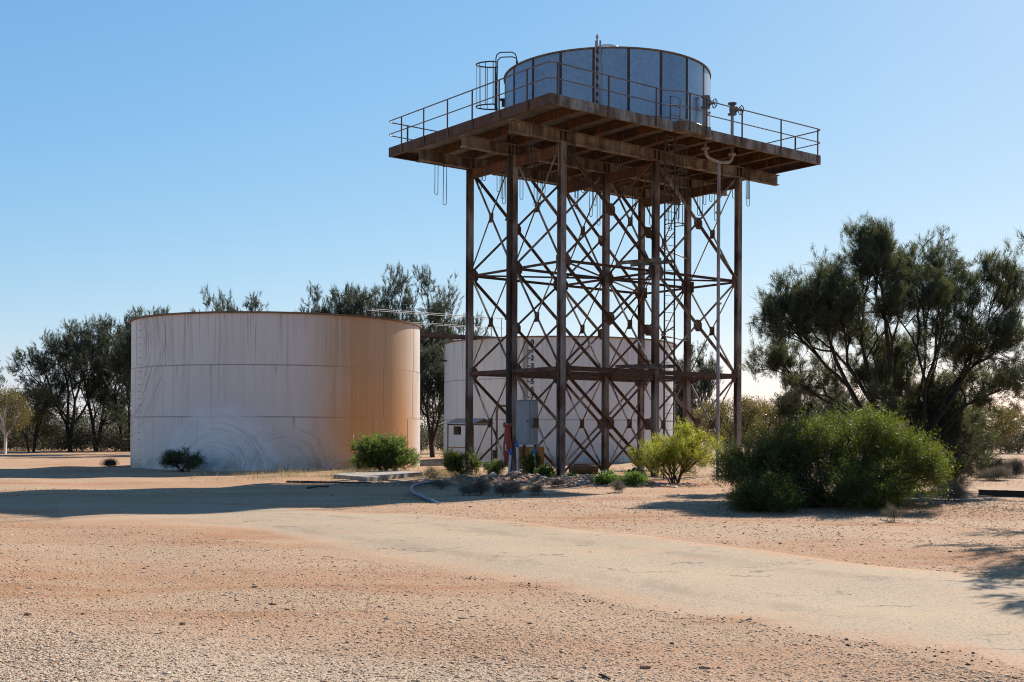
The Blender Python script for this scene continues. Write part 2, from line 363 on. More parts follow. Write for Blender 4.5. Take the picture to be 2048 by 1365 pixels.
# ------------------------------------------------------------------ ground and road
def axis_pts(lo, hi, d, far_lo, far_hi, g=1.18):
    p = list(np.arange(lo, hi+1e-6, d)); s = d
    while p[-1] < far_hi: s *= g; p.append(p[-1]+s)
    s = d
    while p[0] > far_lo: s *= g; p.insert(0, p[0]-s)
    return np.array(p)
gx = axis_pts(-16, 16, .25, -2600, 2600); gy = axis_pts(5, 62, .25, -600, 3800)
X, Y = np.meshgrid(gx, gy); Z = hgt(X, Y)
nx, ny = len(gx), len(gy); idx = np.arange(nx*ny).reshape(ny, nx)
gme = np_mesh('ground', np.stack([X, Y, Z], -1).reshape(-1, 3),
              np.stack([idx[:-1, :-1], idx[:-1, 1:], idx[1:, 1:], idx[1:, :-1]], -1).reshape(-1, 4), True)
g = link('ground', gme, M['ground']); g['kind'] = 'structure'

NEAR = [(2350, 1440), (2048, 1343), (1925, 1305), (1614, 1272), (1510, 1246), (1297, 1215), (1061, 1172), (908, 1143), (805, 1122), (679, 1096), (600, 1079), (520, 1065), (400, 1055), (250, 1050), (60, 1048)]
FARE = [(2350, 1205), (2048, 1157), (1816, 1134), (1604, 1113), (1392, 1086), (1180, 1062), (1040, 1046), (908, 1034), (780, 1027), (703, 1023), (600, 1018), (500, 1013), (380, 1008), (250, 1004), (60, 1000)]
def resample(pl, n):
    P = np.array([gnd(*p)[:2] for p in pl]); d = np.r_[0, np.cumsum(np.linalg.norm(np.diff(P, axis=0), axis=1))]
    t = np.linspace(0, d[-1], n); return np.stack([np.interp(t, d, P[:, 0]), np.interp(t, d, P[:, 1])], -1)
ra, rb = resample(NEAR, 140), resample(FARE, 140)
ku = np.linspace(-.06, 1.06, 29)[None, :, None]
rp = ra[:, None, :]*(1-ku)+rb[:, None, :]*ku
rz = hgt(rp[..., 0], rp[..., 1])+np.interp(ku[0, :, 0], [-.06, .0, 1., 1.06], [-.03, .008, .008, -.03])[None]
rz[-6:] -= np.linspace(.0, .04, 6)[:, None]; rz[:2] -= .03
ri = np.arange(140*29).reshape(140, 29)
rme = np_mesh('road', np.concatenate([rp, rz[..., None]], -1).reshape(-1, 3),
              np.stack([ri[:-1, :-1], ri[:-1, 1:], ri[1:, 1:], ri[1:, :-1]], -1).reshape(-1, 4), True)
uvl = rme.uv_layers.new(name='UVMap'); li = np.zeros(len(rme.loops), np.int32); rme.loops.foreach_get('vertex_index', li)
uu = np.broadcast_to(ku[..., 0], (140, 29)).reshape(-1); vv = np.repeat(np.linspace(0, 1, 140), 29)
uvl.data.foreach_set('uv', np.stack([uu[li], vv[li]], -1).astype(np.float32).ravel())
road = link('road', rme, M['road']); road['kind'] = 'structure'
# signed "on road" test for scattering
def on_road(x, y):
    c = rp[:, 14, :]; hw = np.linalg.norm(ra-rb, axis=1)/2
    out = np.zeros(len(x), bool)
    for s in range(0, len(x), 20000):
        d = np.hypot(x[s:s+20000, None]-c[None, :, 0], y[s:s+20000, None]-c[None, :, 1])
        j = d.argmin(1); out[s:s+20000] = d[np.arange(len(j)), j] < hw[j]*.8
    return out

OCT = np.array([(1, 0, 0), (-1, 0, 0), (0, 1, 0), (0, -1, 0), (0, 0, 1), (0, 0, -1)], float)
OCF = np.array([(0, 2, 4), (2, 1, 4), (1, 3, 4), (3, 0, 4), (2, 0, 5), (1, 2, 5), (3, 1, 5), (0, 3, 5)])
def scatter_stones(x, y, size, sink=.3, flat=.62):
    n = len(x); v = OCT[None]*R.uniform(.65, 1.35, (n, 6, 1))+R.normal(0, .16, (n, 6, 3))
    a = R.uniform(0, 6.28, n); ca, sa = np.cos(a), np.sin(a)
    el = R.uniform(.7, 1.25, (n, 1))
    vx, vy = v[..., 0]*el, v[..., 1]/el
    v = np.stack([vx*ca[:, None]-vy*sa[:, None], vx*sa[:, None]+vy*ca[:, None], v[..., 2]*flat], -1)*size[:, None, None]
    v[..., 0] += x[:, None]; v[..., 1] += y[:, None]; v[..., 2] += (hgt(x, y)+size*flat*sink)[:, None]
    f = OCF[None]+(np.arange(n)*6)[:, None, None]
    return v.reshape(-1, 3), f.reshape(-1, 3)
n = 260000
yy = 1/R.uniform(1/34., 1/7.2, n); xx = R.uniform(-.5, .5, n)*yy*.92
sz = np.exp(R.normal(math.log(.0056), .48, n))*(.58+.055*yy); sz = np.clip(sz, .0028, .032)
dens = .5+.5*(yy+.42*xx < 9.6+R.normal(0, .9, n))
patch = .5+.5*np.sin(xx*1.3+yy*.4)*np.sin(yy*1.1-xx*.3)
keep = R.uniform(0, 1, n) < dens*(.5+.5*patch)
keep &= ~(on_road(xx, yy) & (R.uniform(0, 1, n) > .32))
sz = np.where(on_road(xx, yy), sz*.62, sz)
xx, yy, sz = xx[keep], yy[keep], sz[keep]
gv = link('gravel', np_mesh('gravel', *scatter_stones(xx, yy, sz, .15, .42)), M['stone']); gv['kind'] = 'stuff'
tag(gv, 'loose tan and white gravel scattered over the dirt in the foreground', 'gravel')
# crumbs of broken bitumen along the road's near edge
tt = R.uniform(0, 60, 1500); ci = tt.astype(int); jj = R.normal(.0, .03, 1500)+.03*np.sin(tt*1.7)
cl = (np.sin(tt*.9)+np.sin(tt*2.3+1)+R.normal(0, .5, 1500) > .55)
bx = ra[ci, 0]+(rb[ci, 0]-ra[ci, 0])*jj+R.normal(0, .12, 1500); by = ra[ci, 1]+(rb[ci, 1]-ra[ci, 1])*jj
cr = link('bitumen_crumbs', np_mesh('bitumen_crumbs', *scatter_stones(bx[cl], by[cl], np.exp(R.normal(math.log(.009), .4, cl.sum())))), M['chips']); cr['kind'] = 'stuff'
tag(cr, 'dark crumbs of broken bitumen along the near edge of the pale road', 'rubble')
# rubble heap in front of the tower
n = 3200
rx_ = np.r_[R.normal(-.3, 1.7, n//2), R.normal(2.6, 1.5, n-n//2)]; ry_ = np.r_[R.normal(38.1, .75, n//2), R.normal(38.2, .55, n-n//2)]
rs_ = np.clip(np.exp(R.normal(math.log(.026), .62, n)), .01, .13)
rb_ = link('rubble', np_mesh('rubble', *scatter_stones(rx_, ry_, rs_, .1, .6)), M['rock']); rb_['kind'] = 'stuff'
tag(rb_, 'pink and white broken stone heaped in front of the tower legs', 'rubble')

# single larger stones
ROCK = []
import bmesh
for k in range(4):
    bm = bmesh.new(); bmesh.ops.create_icosphere(bm, subdivisions=2, radius=1)
    rr = random.Random(k)
    ax = [Vector((rr.gauss(0, 1), rr.gauss(0, 1), rr.gauss(0, 1))).normalized() for _ in range(9)]
    for v in bm.verts:
        m = 1.
        for a in ax:
            d = v.co.dot(a)
            if d > .62: m = min(m, .62/d)
        v.co = v.co*m*rr.uniform(.95, 1.04); v.co.z *= .62; v.co.x *= 1.25
    me = bpy.data.meshes.new('stone'); bm.to_mesh(me); bm.free(); me.materials.append(M['rock']); ROCK.append(me)
def rock(px, py, wpx, label, group=None, k=0, rz=0.):
    p = gnd(px, py); s = wpx*p.y/F/2
    o = link('stone', ROCK[k], None, None, (p.x, p.y, H(p.x, p.y)+.2*s)); o.scale = (s, s, s*.75); o.rotation_euler = (0, 0, rz)
    return tag(o, label, 'stone', group)
rock(1292, 1330, 22, 'pale pink stone near the bottom edge, largest on the right half of the foreground')
rock(1410, 1329, 22, 'flat white stone near the bottom edge right of the pale pink one', None, 1, .4)
rock(366, 1246, 18, 'reddish brown stone standing up from the white gravel patch at lower left', None, 2)
rock(547, 1211, 15, 'flat pinkish stone on bare orange dirt left of the foreground centre', None, 1)
rock(1706, 1258, 8, 'single dark stone lying alone on the pale road', None, 3)
rock(695, 1287, 11, 'black stone lying on the gravel left of centre near the bottom', None, 2)
for i, (a, b, c) in enumerate([(510, 1175, 12), (925, 1235, 13), (1180, 1106, 8), (940, 1015, 8), (57, 1235, 17), (575, 1220, 11), (1345, 1282, 12), (1060, 1243, 14), (760, 1268, 11), (285, 1048, 7), (1450, 1056, 8), (1625, 1058, 9), (1750, 1050, 9), (1670, 1090, 9), (1560, 1086, 8), (1450, 1087, 7), (1900, 1105, 9), (372, 1132, 8), (628, 1197, 8)]):
    rock(a, b, c, 'small pale stone lying loose on the dirt and gravel ground', 'small stones lying loose on the ground', i % 4, i*1.3)
for i, (a, b, c, l) in enumerate([(902, 966, 17, 'large pinkish boulder at the left end of the rubble heap'), (921, 962, 8, 'white stone just right of the pinkish boulder on the rubble heap'),
                                  (960, 973, 17, 'grey pink boulder in shade in the middle of the rubble heap'), (1037, 976, 9, 'white stone at the sunny end of the rubble heap'), (1218, 988, 9, 'pale flat stone at the right end of the rubble by the road')]):
    rock(a, b, c, l, None, i % 4, i)

# ------------------------------------------------------------------ water tower
TH = .6659; SU, SV = 4.6774, 2.7785; ZT = (3.966, 7.802); GB, GT, ZB, ZP = 11.987, 12.411, 12.448, 12.807
U0, U1, V0, V1 = -2.51, 11.642, -2.307, 7.548
CX, CY = 1.7488, 42.4917
def tw(u, v, z=0): return Vector((CX+u*math.cos(TH)-v*math.sin(TH), CY+u*math.sin(TH)+v*math.cos(TH), z))
T = thing('water_tower_stand', 'tall rusty lattice steel tower with a wide railed platform on nine columns', 'tower', (CX, CY, 0), TH)
colp = isec(.225, .215, .026, .03)
for i in range(3):
    for j in range(3):
        u, v = i*SU, j*SV
        c = MB().ext(colp, (u, v, -.15), (u, v, GB-.004), (0, 1, 0)).build('column', M['column'], T)
        # splice and tier plates
        for z in ZT:
            g = MB()
            for s in ((-1, 1) if i == 1 else ((1,) if i == 0 else (-1,))):
                x0, x1 = u+s*.114, u+s*.40
                g.ext([(0, -.25), (0, .25)] and [(-.25, 0), (.25, 0), (.25, .012), (-.25, .012)], (x0, v-.006, z), (x0+s*.10, v-.006, z), (0, 1, 0))
                pr = [(x0, z-.30), (x0+s*.16, z-.26), (x1, z-.12), (x1, z+.12), (x0+s*.16, z+.26), (x0, z+.30)]
                k = len(g.v); g.v += [Vector((a, v-.03, b)) for a, b in pr]+[Vector((a, v-.018, b)) for a, b in pr]
                g.f += [tuple(range(k, k+6)), tuple(range(k+11, k+5, -1))]+[(k+q, k+(q+1) % 6, k+6+(q+1) % 6, k+6+q) for q in range(6)]
            for s in ((-1, 1) if j == 1 else ((1,) if j == 0 else (-1,))):
                g.box((u+.021, v+s*.24, z), (.012, .20, .46))
            g.build('gusset_plate', M['rust'], c)
        MB().box((u, v, .02), (.42, .42, .05)).build('base_plate', M['rust'], c)
tiers = [(.18, ZT[0]-.10), (ZT[0]+.10, ZT[1]-.10), (ZT[1]+.10, GB-.12)]
for j in range(3):
    for i in range(2):
        for (z0, z1) in tiers:
            u0, u1, v = i*SU+.13, (i+1)*SU-.13, j*SV
            b = MB().ext(angl(.09, .09, .012), (u0, v+.010, z0), (u1, v+.010, z1), (0, 1, 0)).ext(angl(.09, .09, .012), (u0, v-.012, z1), (u1, v-.012, z0), (0, -1, 0)).build('cross_brace', M['column' if (i+j) % 2 else 'rust'], T)
            m = ((u0+u1)/2, (z0+z1)/2); o8 = []
            for a in range(8):
                q = math.pi/8+a*math.pi/4; o8.append((m[0]+.25*math.cos(q), m[1]+.25*math.sin(q)))
            g = MB(); g.v = [Vector((a, v-.005, c)) for a, c in o8]+[Vector((a, v+.006, c)) for a, c in o8]
            g.f = [tuple(range(8)), tuple(range(15, 7, -1))]+[(a, 8+a, 8+(a+1) % 8, (a+1) % 8) for a in range(8)]
            g.build('gusset_plate', M['rust'], b)
for i in range(3):
    for j in range(2):
        for (z0, z1) in tiers:
            v0, v1, u = j*SV+.13, (j+1)*SV-.13, i*SU
            b = MB().ext(angl(.055, .06, .01), (u+.010, v0, z0), (u+.010, v1, z1), (1, 0, 0)).ext(angl(.055, .06, .01), (u-.012, v0, z1), (u-.012, v1, z0), (-1, 0, 0)).build('cross_brace', M['column'], T)
            MB().box((u, (v0+v1)/2, (z0+z1)/2), (.011, .26, .36)).build('gusset_plate', M['rust'], b)
for k, z in enumerate(ZT):
    hb = .10 if k else .155
    for j in range(3):
        for i in range(2):
            g = MB()
            for s in ((-1, 1) if k == 0 else (1,)):
                y = j*SV+s*(.125 if k == 0 else .05)
                g.ext(chan(.06, hb, .012), (i*SU+.16, y, z), ((i+1)*SU-.16, y, z))
            g.build('tier_beam', M['rust'], T)
    for i in range(3):
        for j in range(2):
            g = MB()
            for s in ((-1, 1) if k == 0 else (1,)):
                x = i*SU+s*(.13 if k == 0 else .06)
                g.ext(chan(.05, hb*.9, .012), (x, j*SV+.16, z-.01), (x, (j+1)*SV-.16, z-.01))
            g.build('tier_beam', M['rust'], T)
    if k == 1:
        for a, b in (((0, 2), (1, 1)), ((1, 1), (2, 0)), ((0, 0), (1, 1)), ((1, 1), (2, 2))):
            p, q = Vector((a[0]*SU, a[1]*SV, z-.03)), Vector((b[0]*SU, b[1]*SV, z-.03)); d = (q-p).normalized()*.25
            MB().ext(angl(.07, .07, .01), p+d, q-d).build('plan_brace', M['rust'], T)
    # outriggers carrying the ladder
    for (a, b) in (((2.75, .14), (3.36, -1.62)), ((3.5, .14), (4.08, -1.6))):
        MB().ext(chan(.06, .13, .014), (a[0], a[1], z+.15), (b[0], b[1], z+.15)).build('outrigger', M['girder'], T)
for j in range(3):
    gi = MB().ext(isec(.24, GT-GB, .028, .022), (U0+.11, j*SV, (GT+GB)/2), (2*SU+2.42, j*SV, (GT+GB)/2)).build('girder', M['girder'], T)
    st = MB()
    for u in (0, SU, 2*SU):
        for s in (-1, 1):
            for d in (-.11, .11): st.box((u+d, j*SV+s*.063, (GT+GB)/2), (.014, .10, GT-GB-.062))
    st.build('stiffener', M['rust'], gi)
for i in range(3):
    for j in range(2):
        MB().ext(isec(.16, .36, .02, .018), (i*SU, j*SV+.16, 11.76), (i*SU, (j+1)*SV-.16, 11.76)).build('tie_beam', M['joist'], T)
us = np.linspace(U0+.06, U1-.06, 12)
for k, u in enumerate(us):
    if k in (0, 11): continue
    MB().ext(isec(.12, .30, .018, .014), (u, V0+.055, GT+.156), (u, V1-.055, GT+.156)).build('joist', M['joist'], T)
fz = (ZB+ZP)/2; fh = ZP-ZB
for p, q, up in (((U0, V0, fz), (U1, V0, fz), 0), ((U1, V0, fz), (U1, V1, fz), 0), ((U1, V1, fz), (U0, V1, fz), 0), ((U0, V1, fz), (U0, V0, fz), 0)):
    d = (Vector(q)-Vector(p)).normalized()*.006
    MB().ext([(-a, b) for a, b in reversed(chan(.10, fh, .016))], Vector(p)+d, Vector(q)-d).build('edge_beam', M['girder'] if p[1] == q[1] == V0 else M['rust'], T)
dk = MB()
nd = 9
for k in range(nd):
    a, b = V0+.11+(V1-V0-.22)*k/nd, V0+.11+(V1-V0-.22)*(k+1)/nd
    dk.box(((U0+U1)/2, (a+b)/2, 12.74+.004*(k % 2)), (U1-U0-.22, b-a-.006, .014))
dk.build('deck_plate', M['deck'], T)
# handrails: one part per side, its posts sub-parts
RH = ZP+1.02; RM = ZP+.50
def rail_side(pts, posts, nrm):
    top = [Vector((a, b, RH)) for a, b in pts]; mid = [Vector((a, b, RM)) for a, b in pts]
    r = MB().tube(top, .024, 8).tube(mid, .021, 8).build('handrail', M['rail'], T, True)
    for (a, b) in posts:
        n = Vector(nrm)*.02
        MB().bar((a+n.x, b+n.y, ZB+.02), (a+n.x, b+n.y, RH-.005), .075, .014, nrm).build('handrail_post', M['rust'], r)
o = .035
def arc(cx, cy, a0, a1, r=.22, n=5): return [(cx+r*math.cos(math.radians(a0+(a1-a0)*k/n)), cy+r*math.sin(math.radians(a0+(a1-a0)*k/n))) for k in range(n+1)]
r_ = .22; eu0, eu1, ev0, ev1 = U0-o, U1+o, V0-o, V1+o
rail_side(arc(eu0+r_, ev0+r_, 225, 270)+[(2.85, ev0), (3.28, ev0-.27), (4.82, ev0-.28), (4.9, ev0-.1), (4.95, ev0)]+arc(eu1-r_, ev0+r_, 270, 315),
          [(-2.22, V0-.02), (.06, V0-.02), (2.34, V0-.02), (3.75, V0-.30), (4.62, V0-.30), (6.87, V0-.02), (9.13, V0-.02), (11.39, V0-.02)], (0, -1, 0))
rail_side(arc(eu0+r_, ev1-r_, 135, 180)+arc(eu0+r_, ev0+r_, 180, 225), [(U0-.02, v) for v in (6.56, 5.03, 3.48, 1.95, .38, -1.16)], (-1, 0, 0))
rail_side(arc(eu1-r_, ev1-r_, 45, 90)+arc(eu0+r_, ev1-r_, 90, 135), [(u, V1+.02) for u in (-1.6, .5, 2.6, 4.7, 6.8, 8.9, 11.1)], (0, 1, 0))
rail_side(arc(eu1-r_, ev0+r_, -45, 0)+arc(eu1-r_, ev1-r_, 0, 45), [(U1+.02, v) for v in (-1.0, .6, 2.2, 3.8, 5.4, 6.9)], (1, 0, 0))
# small landing bracket bulging from the front edge at the ladder
MB().box((4.08, V0-.15, fz+.005), (1.62, .28, fh-.03)).build('landing_bracket', M['girder'], T)
# access ladder through the deck
lv = -1.72; l0, l1 = 3.42, 3.93
L = MB().bar((l0, lv, -.1), (l0, lv, ZP+.02), .06, .025).bar((l1, lv, -.1), (l1, lv, ZP+.02), .06, .025)
L.tube([(l0, lv-.25, ZP), (l0, lv-.25, ZP+1.0), (l1, lv-.25, ZP+1.0), (l1, lv-.25, ZP)], .022, 6).tube([(l0, lv-.25, ZP+.35), (l1, lv-.25, ZP+.35)], .016, 6).tube([(l0, lv-.25, ZP+.68), (l1, lv-.25, ZP+.68)], .016, 6)
lad = L.build('access_ladder', M['dark'], T)
rg = MB(); z = .25
while z < ZP: rg.tube([(l0, lv, z), (l1, lv, z)], .012, 6); z += .305
rg.build('rung', M['rail'], lad); lad.children[0]['kind'] = 'stuff'; lad.children[0].name = 'ladder_rungs'
cg = MB()
for z in (9.2, 11.1, 12.0):
    cg.tube([(l0-.02, lv, z), (l0-.1, lv-.3, z), (l0+.05, lv-.62, z), (l1-.05, lv-.62, z), (l1+.1, lv-.3, z), (l1+.02, lv, z)], .02, 6)
for a, b in ((l0-.1, lv-.3), (l0+.05, lv-.62), (l1-.05, lv-.62), (l1+.1, lv-.3)): cg.bar((a, b, 9.2), (a, b, 12.0), .035, .008)
cg.build('ladder_cage', M['rust'], lad)
for z in (5.55, 9.0):
    MB().tube([(l1+.02, lv+.03, z), (6.2, 1.2, z), (2*SU-.16, SV-.1, z)], .03, 6).build('ladder_stay', M['pipe'], T)
# forked outlet pipe and its two gate valves
pv = -1.3; pu = 6.75; ua, ub = 6.0, 7.5
pp = MB().tube([(pu, pv, -.05), (pu, pv, 12.02)], .065, 10)
def bend(ue, s):
    return [(pu, pv, 12.02)]+[(pu+s*(.10+(.75-.10-.28)*k/3), pv, 12.03+.02*k) for k in range(4)]+[(ue-s*.28+s*.28*math.sin(a), pv, 12.09+.28-.28*math.cos(a)) for a in np.linspace(.3, 1.57, 5)]
pp.tube(bend(ua, -1)+[(ua, pv, 13.95)], .062, 10).tube(bend(ub, 1)+[(ub, pv, 13.95)], .062, 10)
for z in (6.62, 10.1): pp.lathe([(.065, z-.03), (.13, z-.03), (.13, z+.03), (.065, z+.03)], 14, (pu, pv, 0))
for u in (ua, ub): pp.lathe([(.06, 12.40), (.15, 12.40), (.15, 12.46), (.06, 12.46)], 14, (u, pv, 0))
pipe = pp.build('outlet_pipe', M['pipe'], T, True)
for u in (ua, ub):
    g = MB()
    g.lathe([(.0, 13.95), (.17, 13.95), (.17, 14.0), (.09, 14.01), (.11, 14.10), (.12, 14.18), (.11, 14.26), (.09, 14.35), (.17, 14.36), (.17, 14.41), (0, 14.41)], 14, (u, pv, 0))
    e = Vector((u, pv, 14.18)); d = Vector((.92, -.25, 0)).normalized()
    g.lathe([(.11, .02), (.10, .14), (.13, .15), (.13, .19), (.07, .22), (.04, .36), (.02, .42)], 10, e, d)
    gv_ = g.build('gate_valve', M['valve'], pipe, True)
    hw = MB(); c = e+d*.40; sd = Vector((-d.y, d.x, 0))
    hw.tube([c+(sd*math.cos(a)+Vector((0, 0, 1))*math.sin(a))*.17 for a in np.linspace(0, 2*math.pi, 19)[:-1]], .018, 6, closed=True)
    for a in (0, 1.05, 2.1): 
        q = (sd*math.cos(a)+Vector((0, 0, 1))*math.sin(a))*.17; hw.tube([c-q, c+q], .011, 5)
    hw.build('handwheel', M['dark'], gv_, True)
# riser on the left column with its red valve
rv = MB().tube([(-.235, SV+.02, 2.0), (-.235, SV+.02, GT+.3)], .075, 10)
for z in (5.9, 9.6): rv.lathe([(.075, z-.03), (.13, z-.03), (.13, z+.03), (.075, z+.03)], 12, (-.235, SV+.02, 0))
riser = rv.build('riser_pipe', M['dark'], T, True)
rd = MB().lathe([(0, .42), (.14, .42), (.14, .48), (.12, .5), (.125, .75), (.165, .95), (.17, 1.15), (.165, 1.25), (.13, 1.5), (.115, 1.82), (.11, 1.9), (.17, 1.91), (.17, 1.98), (0, 1.98)], 16, (-.235, SV+.02, -.02))
red = rd.build('valve_body', M['redvalve'], riser, True); red['label'] = 'red painted valve body at the foot of the dark riser pipe'
MB().box((-.385, SV-.06, 1.1), (.02, .05, .24)).box((-.385, SV-.11, 1.0), (.02, .12, .04)).build('lever', M['conduit'], red)
bt = MB()
for k in range(8):
    a = k*math.pi/4; bt.lathe([(0, 1.86), (.02, 1.86), (.02, 2.04), (0, 2.04)], 6, (-.235+.145*math.cos(a), SV+.02+.145*math.sin(a), 0))
bt.build('flange_bolts', M['rim'], red)
# hanging U rods under the deck
def hanger(px, ybot, v, z0=12.4, w=.15):
    lo, hi = -6., 14.
    for _ in range(50):
        m = (lo+hi)/2; p = tw(m, v)
        if 1024+F*p.x/p.y < px: lo = m
        else: hi = m
    p = tw(lo, v); zb = HC+(YH-ybot)*p.y/F; du = w/2
    pts = [(lo-du, v, z0), (lo-du, v, zb+.04), (lo-du+.04, v, zb), (lo+du-.04, v, zb), (lo+du, v, zb+.04), (lo+du, v, z0)]
    tl = random.uniform(-.02, .02); pts = [(a+tl*(z0-c), b, c) for a, b, c in pts]
    if -2.45 < lo < 11.6: MB().tube(pts, .014, 5).build('hanger_rod', M['dark'], T)
for px, yb, v in ((871, 390, 6.9), (888.5, 411, 5.9), (957, 380, 5.2), (966, 362, 6.6), (995, 384, 5.8), (1006, 408, 5.0), (1004, 398, 5.9), (1041, 399, 4.4), (1070, 413, 4.6), (1077, 414, 4.0),
                  (1086, 387, 5.2), (1115, 380, 4.3), (1152, 396, 6.2), (1150, 417, 3.6), (1181, 433, 3.5), (1188, 411, 4.6), (1195, 450, 2.3), (1265, 417, 3.2), (1300, 450, 1.8), (1330, 440, 1.0),
                  (1337, 460, 1.2), (1355, 438, 2.0), (1395, 430, 1.6), (1401, 430, 1.3), (1408, 408, 2.1), (1420, 402, 2.2), (1430, 440, .5), (1465, 395, .6), (1495, 411, -.9),
                  (1060, 330, -.6), (1100, 330, .9), (1233, 345, -.6), (1240, 355, .4), (1165, 385, 1.0), (1375, 370, .4), (1440, 385, -.2), (1085, 345, 2.0), (1270, 400, 1.1)):
    hanger(px, yb, v)
for i, j in ((0, 0), (1, 0), (0, 1), (2, 0)):   # rod bundles hanging beside the column heads
    for k in range(3):
        a = i*SU+.27+.07*k
        MB().tube([(a, j*SV-.17, GT+.1), (a, j*SV-.17, 11.2), (a+.04, j*SV-.17, 11.15), (a+.08, j*SV-.17, 11.2), (a+.08, j*SV-.17, GT+.1)], .011, 5).build('hanger_rod', M['dark'], T)

# ------------------------------------------------------------------ tanks
def cyl_shell(R0, courses, n=180, strips=None, lap=.012):
    """vertical plates; uv in metres: u = angle from the -Y side times radius, v = height"""
    vs, fs, uvs = [], [], []
    def ring(r, z): 
        k = len(vs)
        for j in range(n+1):
            a = -math.pi+2*math.pi*j/n; vs.append((r*math.sin(a), -r*math.cos(a), z)); uvs.append((a*R0, z))
        return k
    def skin(a, b): 
        for j in range(n): fs.append((a+j, a+j+1, b+j+1, b+j))
    prev = None
    for i in range(len(courses)-1):
        r = R0-lap*i
        a = ring(r, courses[i]); b = ring(r, courses[i+1])
        if prev is not None: skin(prev, a)
        skin(a, b); prev = b
    for (ang, z0, z1, w, d, r) in strips or []:
        k = len(vs); da = w/2/R0
        for z in (z0, z1):
            for (aa, rr) in ((ang-da, r-.01), (ang-da, r+d), (ang+da, r+d), (ang+da, r-.01)):
                vs.append((rr*math.sin(aa), -rr*math.cos(aa), z)); uvs.append((aa*R0, z))
        for q in ((0, 1, 5, 4), (1, 2, 6, 5), (2, 3, 7, 6)): fs.append(tuple(k+x for x in q))
        fs.append((k+4, k+5, k+6, k+7)); fs.append((k+3, k+2, k+1, k))
    me = np_mesh2('shell', vs, fs, uvs); return me
def np_mesh2(name, vs, fs, uvs):
    me = bpy.data.meshes.new(name); me.from_pydata(vs, [], fs); me.update()
    ul = me.uv_layers.new(name='UVMap'); li = np.zeros(len(me.loops), np.int32); me.loops.foreach_get('vertex_index', li)
    ul.data.foreach_set('uv', np.array(uvs, np.float32)[li].ravel())
    me.polygons.foreach_set('use_smooth', [True]*len(me.polygons))
    try: me.set_sharp_from_angle(angle=math.radians(30))
    except Exception: pass
    return me
def ground_tank(name, label, cx, cy, R0, Ht, zs, mat, seed):
    t = thing(name, label, 'water tank', (cx, cy, 0))
    rr = random.Random(seed); st = []
    for i in range(3):
        npl = 16; o_ = rr.uniform(0, .4)+.13*i
        for k in range(npl):
            st.append((-math.pi+.02+(k+o_)*2*math.pi/npl % (2*math.pi), zs[i]+.02, zs[i+1]-.02, .03, .009, R0-.012*i))
    link('shell', cyl_shell(R0, zs, strips=st), mat, t)
    MB().lathe([(R0-.03, Ht-.06), (R0+.075, Ht-.06), (R0+.08, Ht+.0), (R0-.02, Ht+.012)], 180).build('rim', M['rim'], t, True)
    MB().lathe([(R0+.02, Ht+.016), (R0*.5, Ht+.16), (.05, Ht+.3)], 96).build('roof', M['roof'], t, True)
    return t
T1 = ground_tank('water_tank', 'big pale round ground tank at left, stained orange on its right side', -11.12, 56.9, 6.72, 6.7, (-.2, 2.27, 4.47, 6.68), M['tank_a'], 3)
T2 = ground_tank('water_tank', 'pale round steel tank on the ground behind the lattice tower, with a painted depth gauge', 2.86, 72.7, 7.0, 6.98, (-.2, 2.25, 4.55, 6.96), M['tank_b'], 8)
# rungs up the left flank of the first tank
def on_shell(tk, px, z, r, Rv=7.0):
    c = tk.location; lo, hi = -math.pi/2+math.atan2(-c.x, c.y)*1.0, math.pi/2+math.atan2(-c.x, c.y)
    for _ in range(50):
        m = (lo+hi)/2; x, y = c.x+r*math.sin(m), c.y-r*math.cos(m)
        if 1024+F*x/y < px: lo = m
        else: hi = m
    return lo
a = on_shell(T1, 279, 3, 6.72)
for k in range(21):
    sr = MB()
    z = .4+k*.3
    q = [(6.72*math.sin(a+s)*rr_, -6.72*math.cos(a+s)*rr_, z) for s, rr_ in ((-.008, .998), (-.008, 1.012), (.008, 1.012), (.008, .998))]
    sr.tube(q, .012, 5).build('step_iron', M['conduit'], T1)
# depth gauge on the second tank
ga = on_shell(T2, 1050, 3, 7.0); gb = on_shell(T2, 1064, 3, 7.0)
cu = MB()
gr = MB()
def shell_quad(m, a0, a1, z0, z1, r): m.quad(*[(r*math.sin(x), -r*math.cos(x), z) for x, z in ((a0, z0), (a1, z0), (a1, z1), (a0, z1))])
bdd = MB(); k0 = ga
bdd.box((7.03*math.sin(k0), -7.03*math.cos(k0), 4.55), (.26, .03, 4.5), k0)
gg = bdd.build('depth_gauge', M['tin'], T2)
for i in range(9):
    z = 6.62-i*.43
    MB().box((7.005*math.sin(gb-.026), -7.005*math.cos(gb-.026), z), (.16, .02, .05), gb).build('tick_mark', M['black'], gg)
    fc = bpy.data.curves.new('digit', 'FONT'); fc.body = str(i); fc.size = .40; fc.align_x = 'CENTER'; fc.align_y = 'CENTER'; fc.extrude = .004; fc.offset = .012
    tmp = bpy.data.objects.new('digit', fc); COL.objects.link(tmp)
    bpy.context.view_layer.update()
    dm = bpy.data.meshes.new_from_object(tmp.evaluated_get(bpy.context.evaluated_depsgraph_get()))
    bpy.data.objects.remove(tmp); dg = link('numeral', dm, M['black'], gg)
    dm.materials.clear(); dm.materials.append(M['black'])
    dg.location = (7.012*math.sin(gb), -7.012*math.cos(gb), z); dg.rotation_euler = (math.pi/2, 0, gb)
# inlet stub on the left flank
a = on_shell(T2, 892, 3, 7.0)
MB().lathe([(.05, -.1), (.05, .35), (.11, .35), (.11, .42), (0, .42)], 12, (6.98*math.sin(a), -6.98*math.cos(a), 5.9), (math.sin(a), -math.cos(a), 0)).build('inlet_stub', M['dark'], T2)

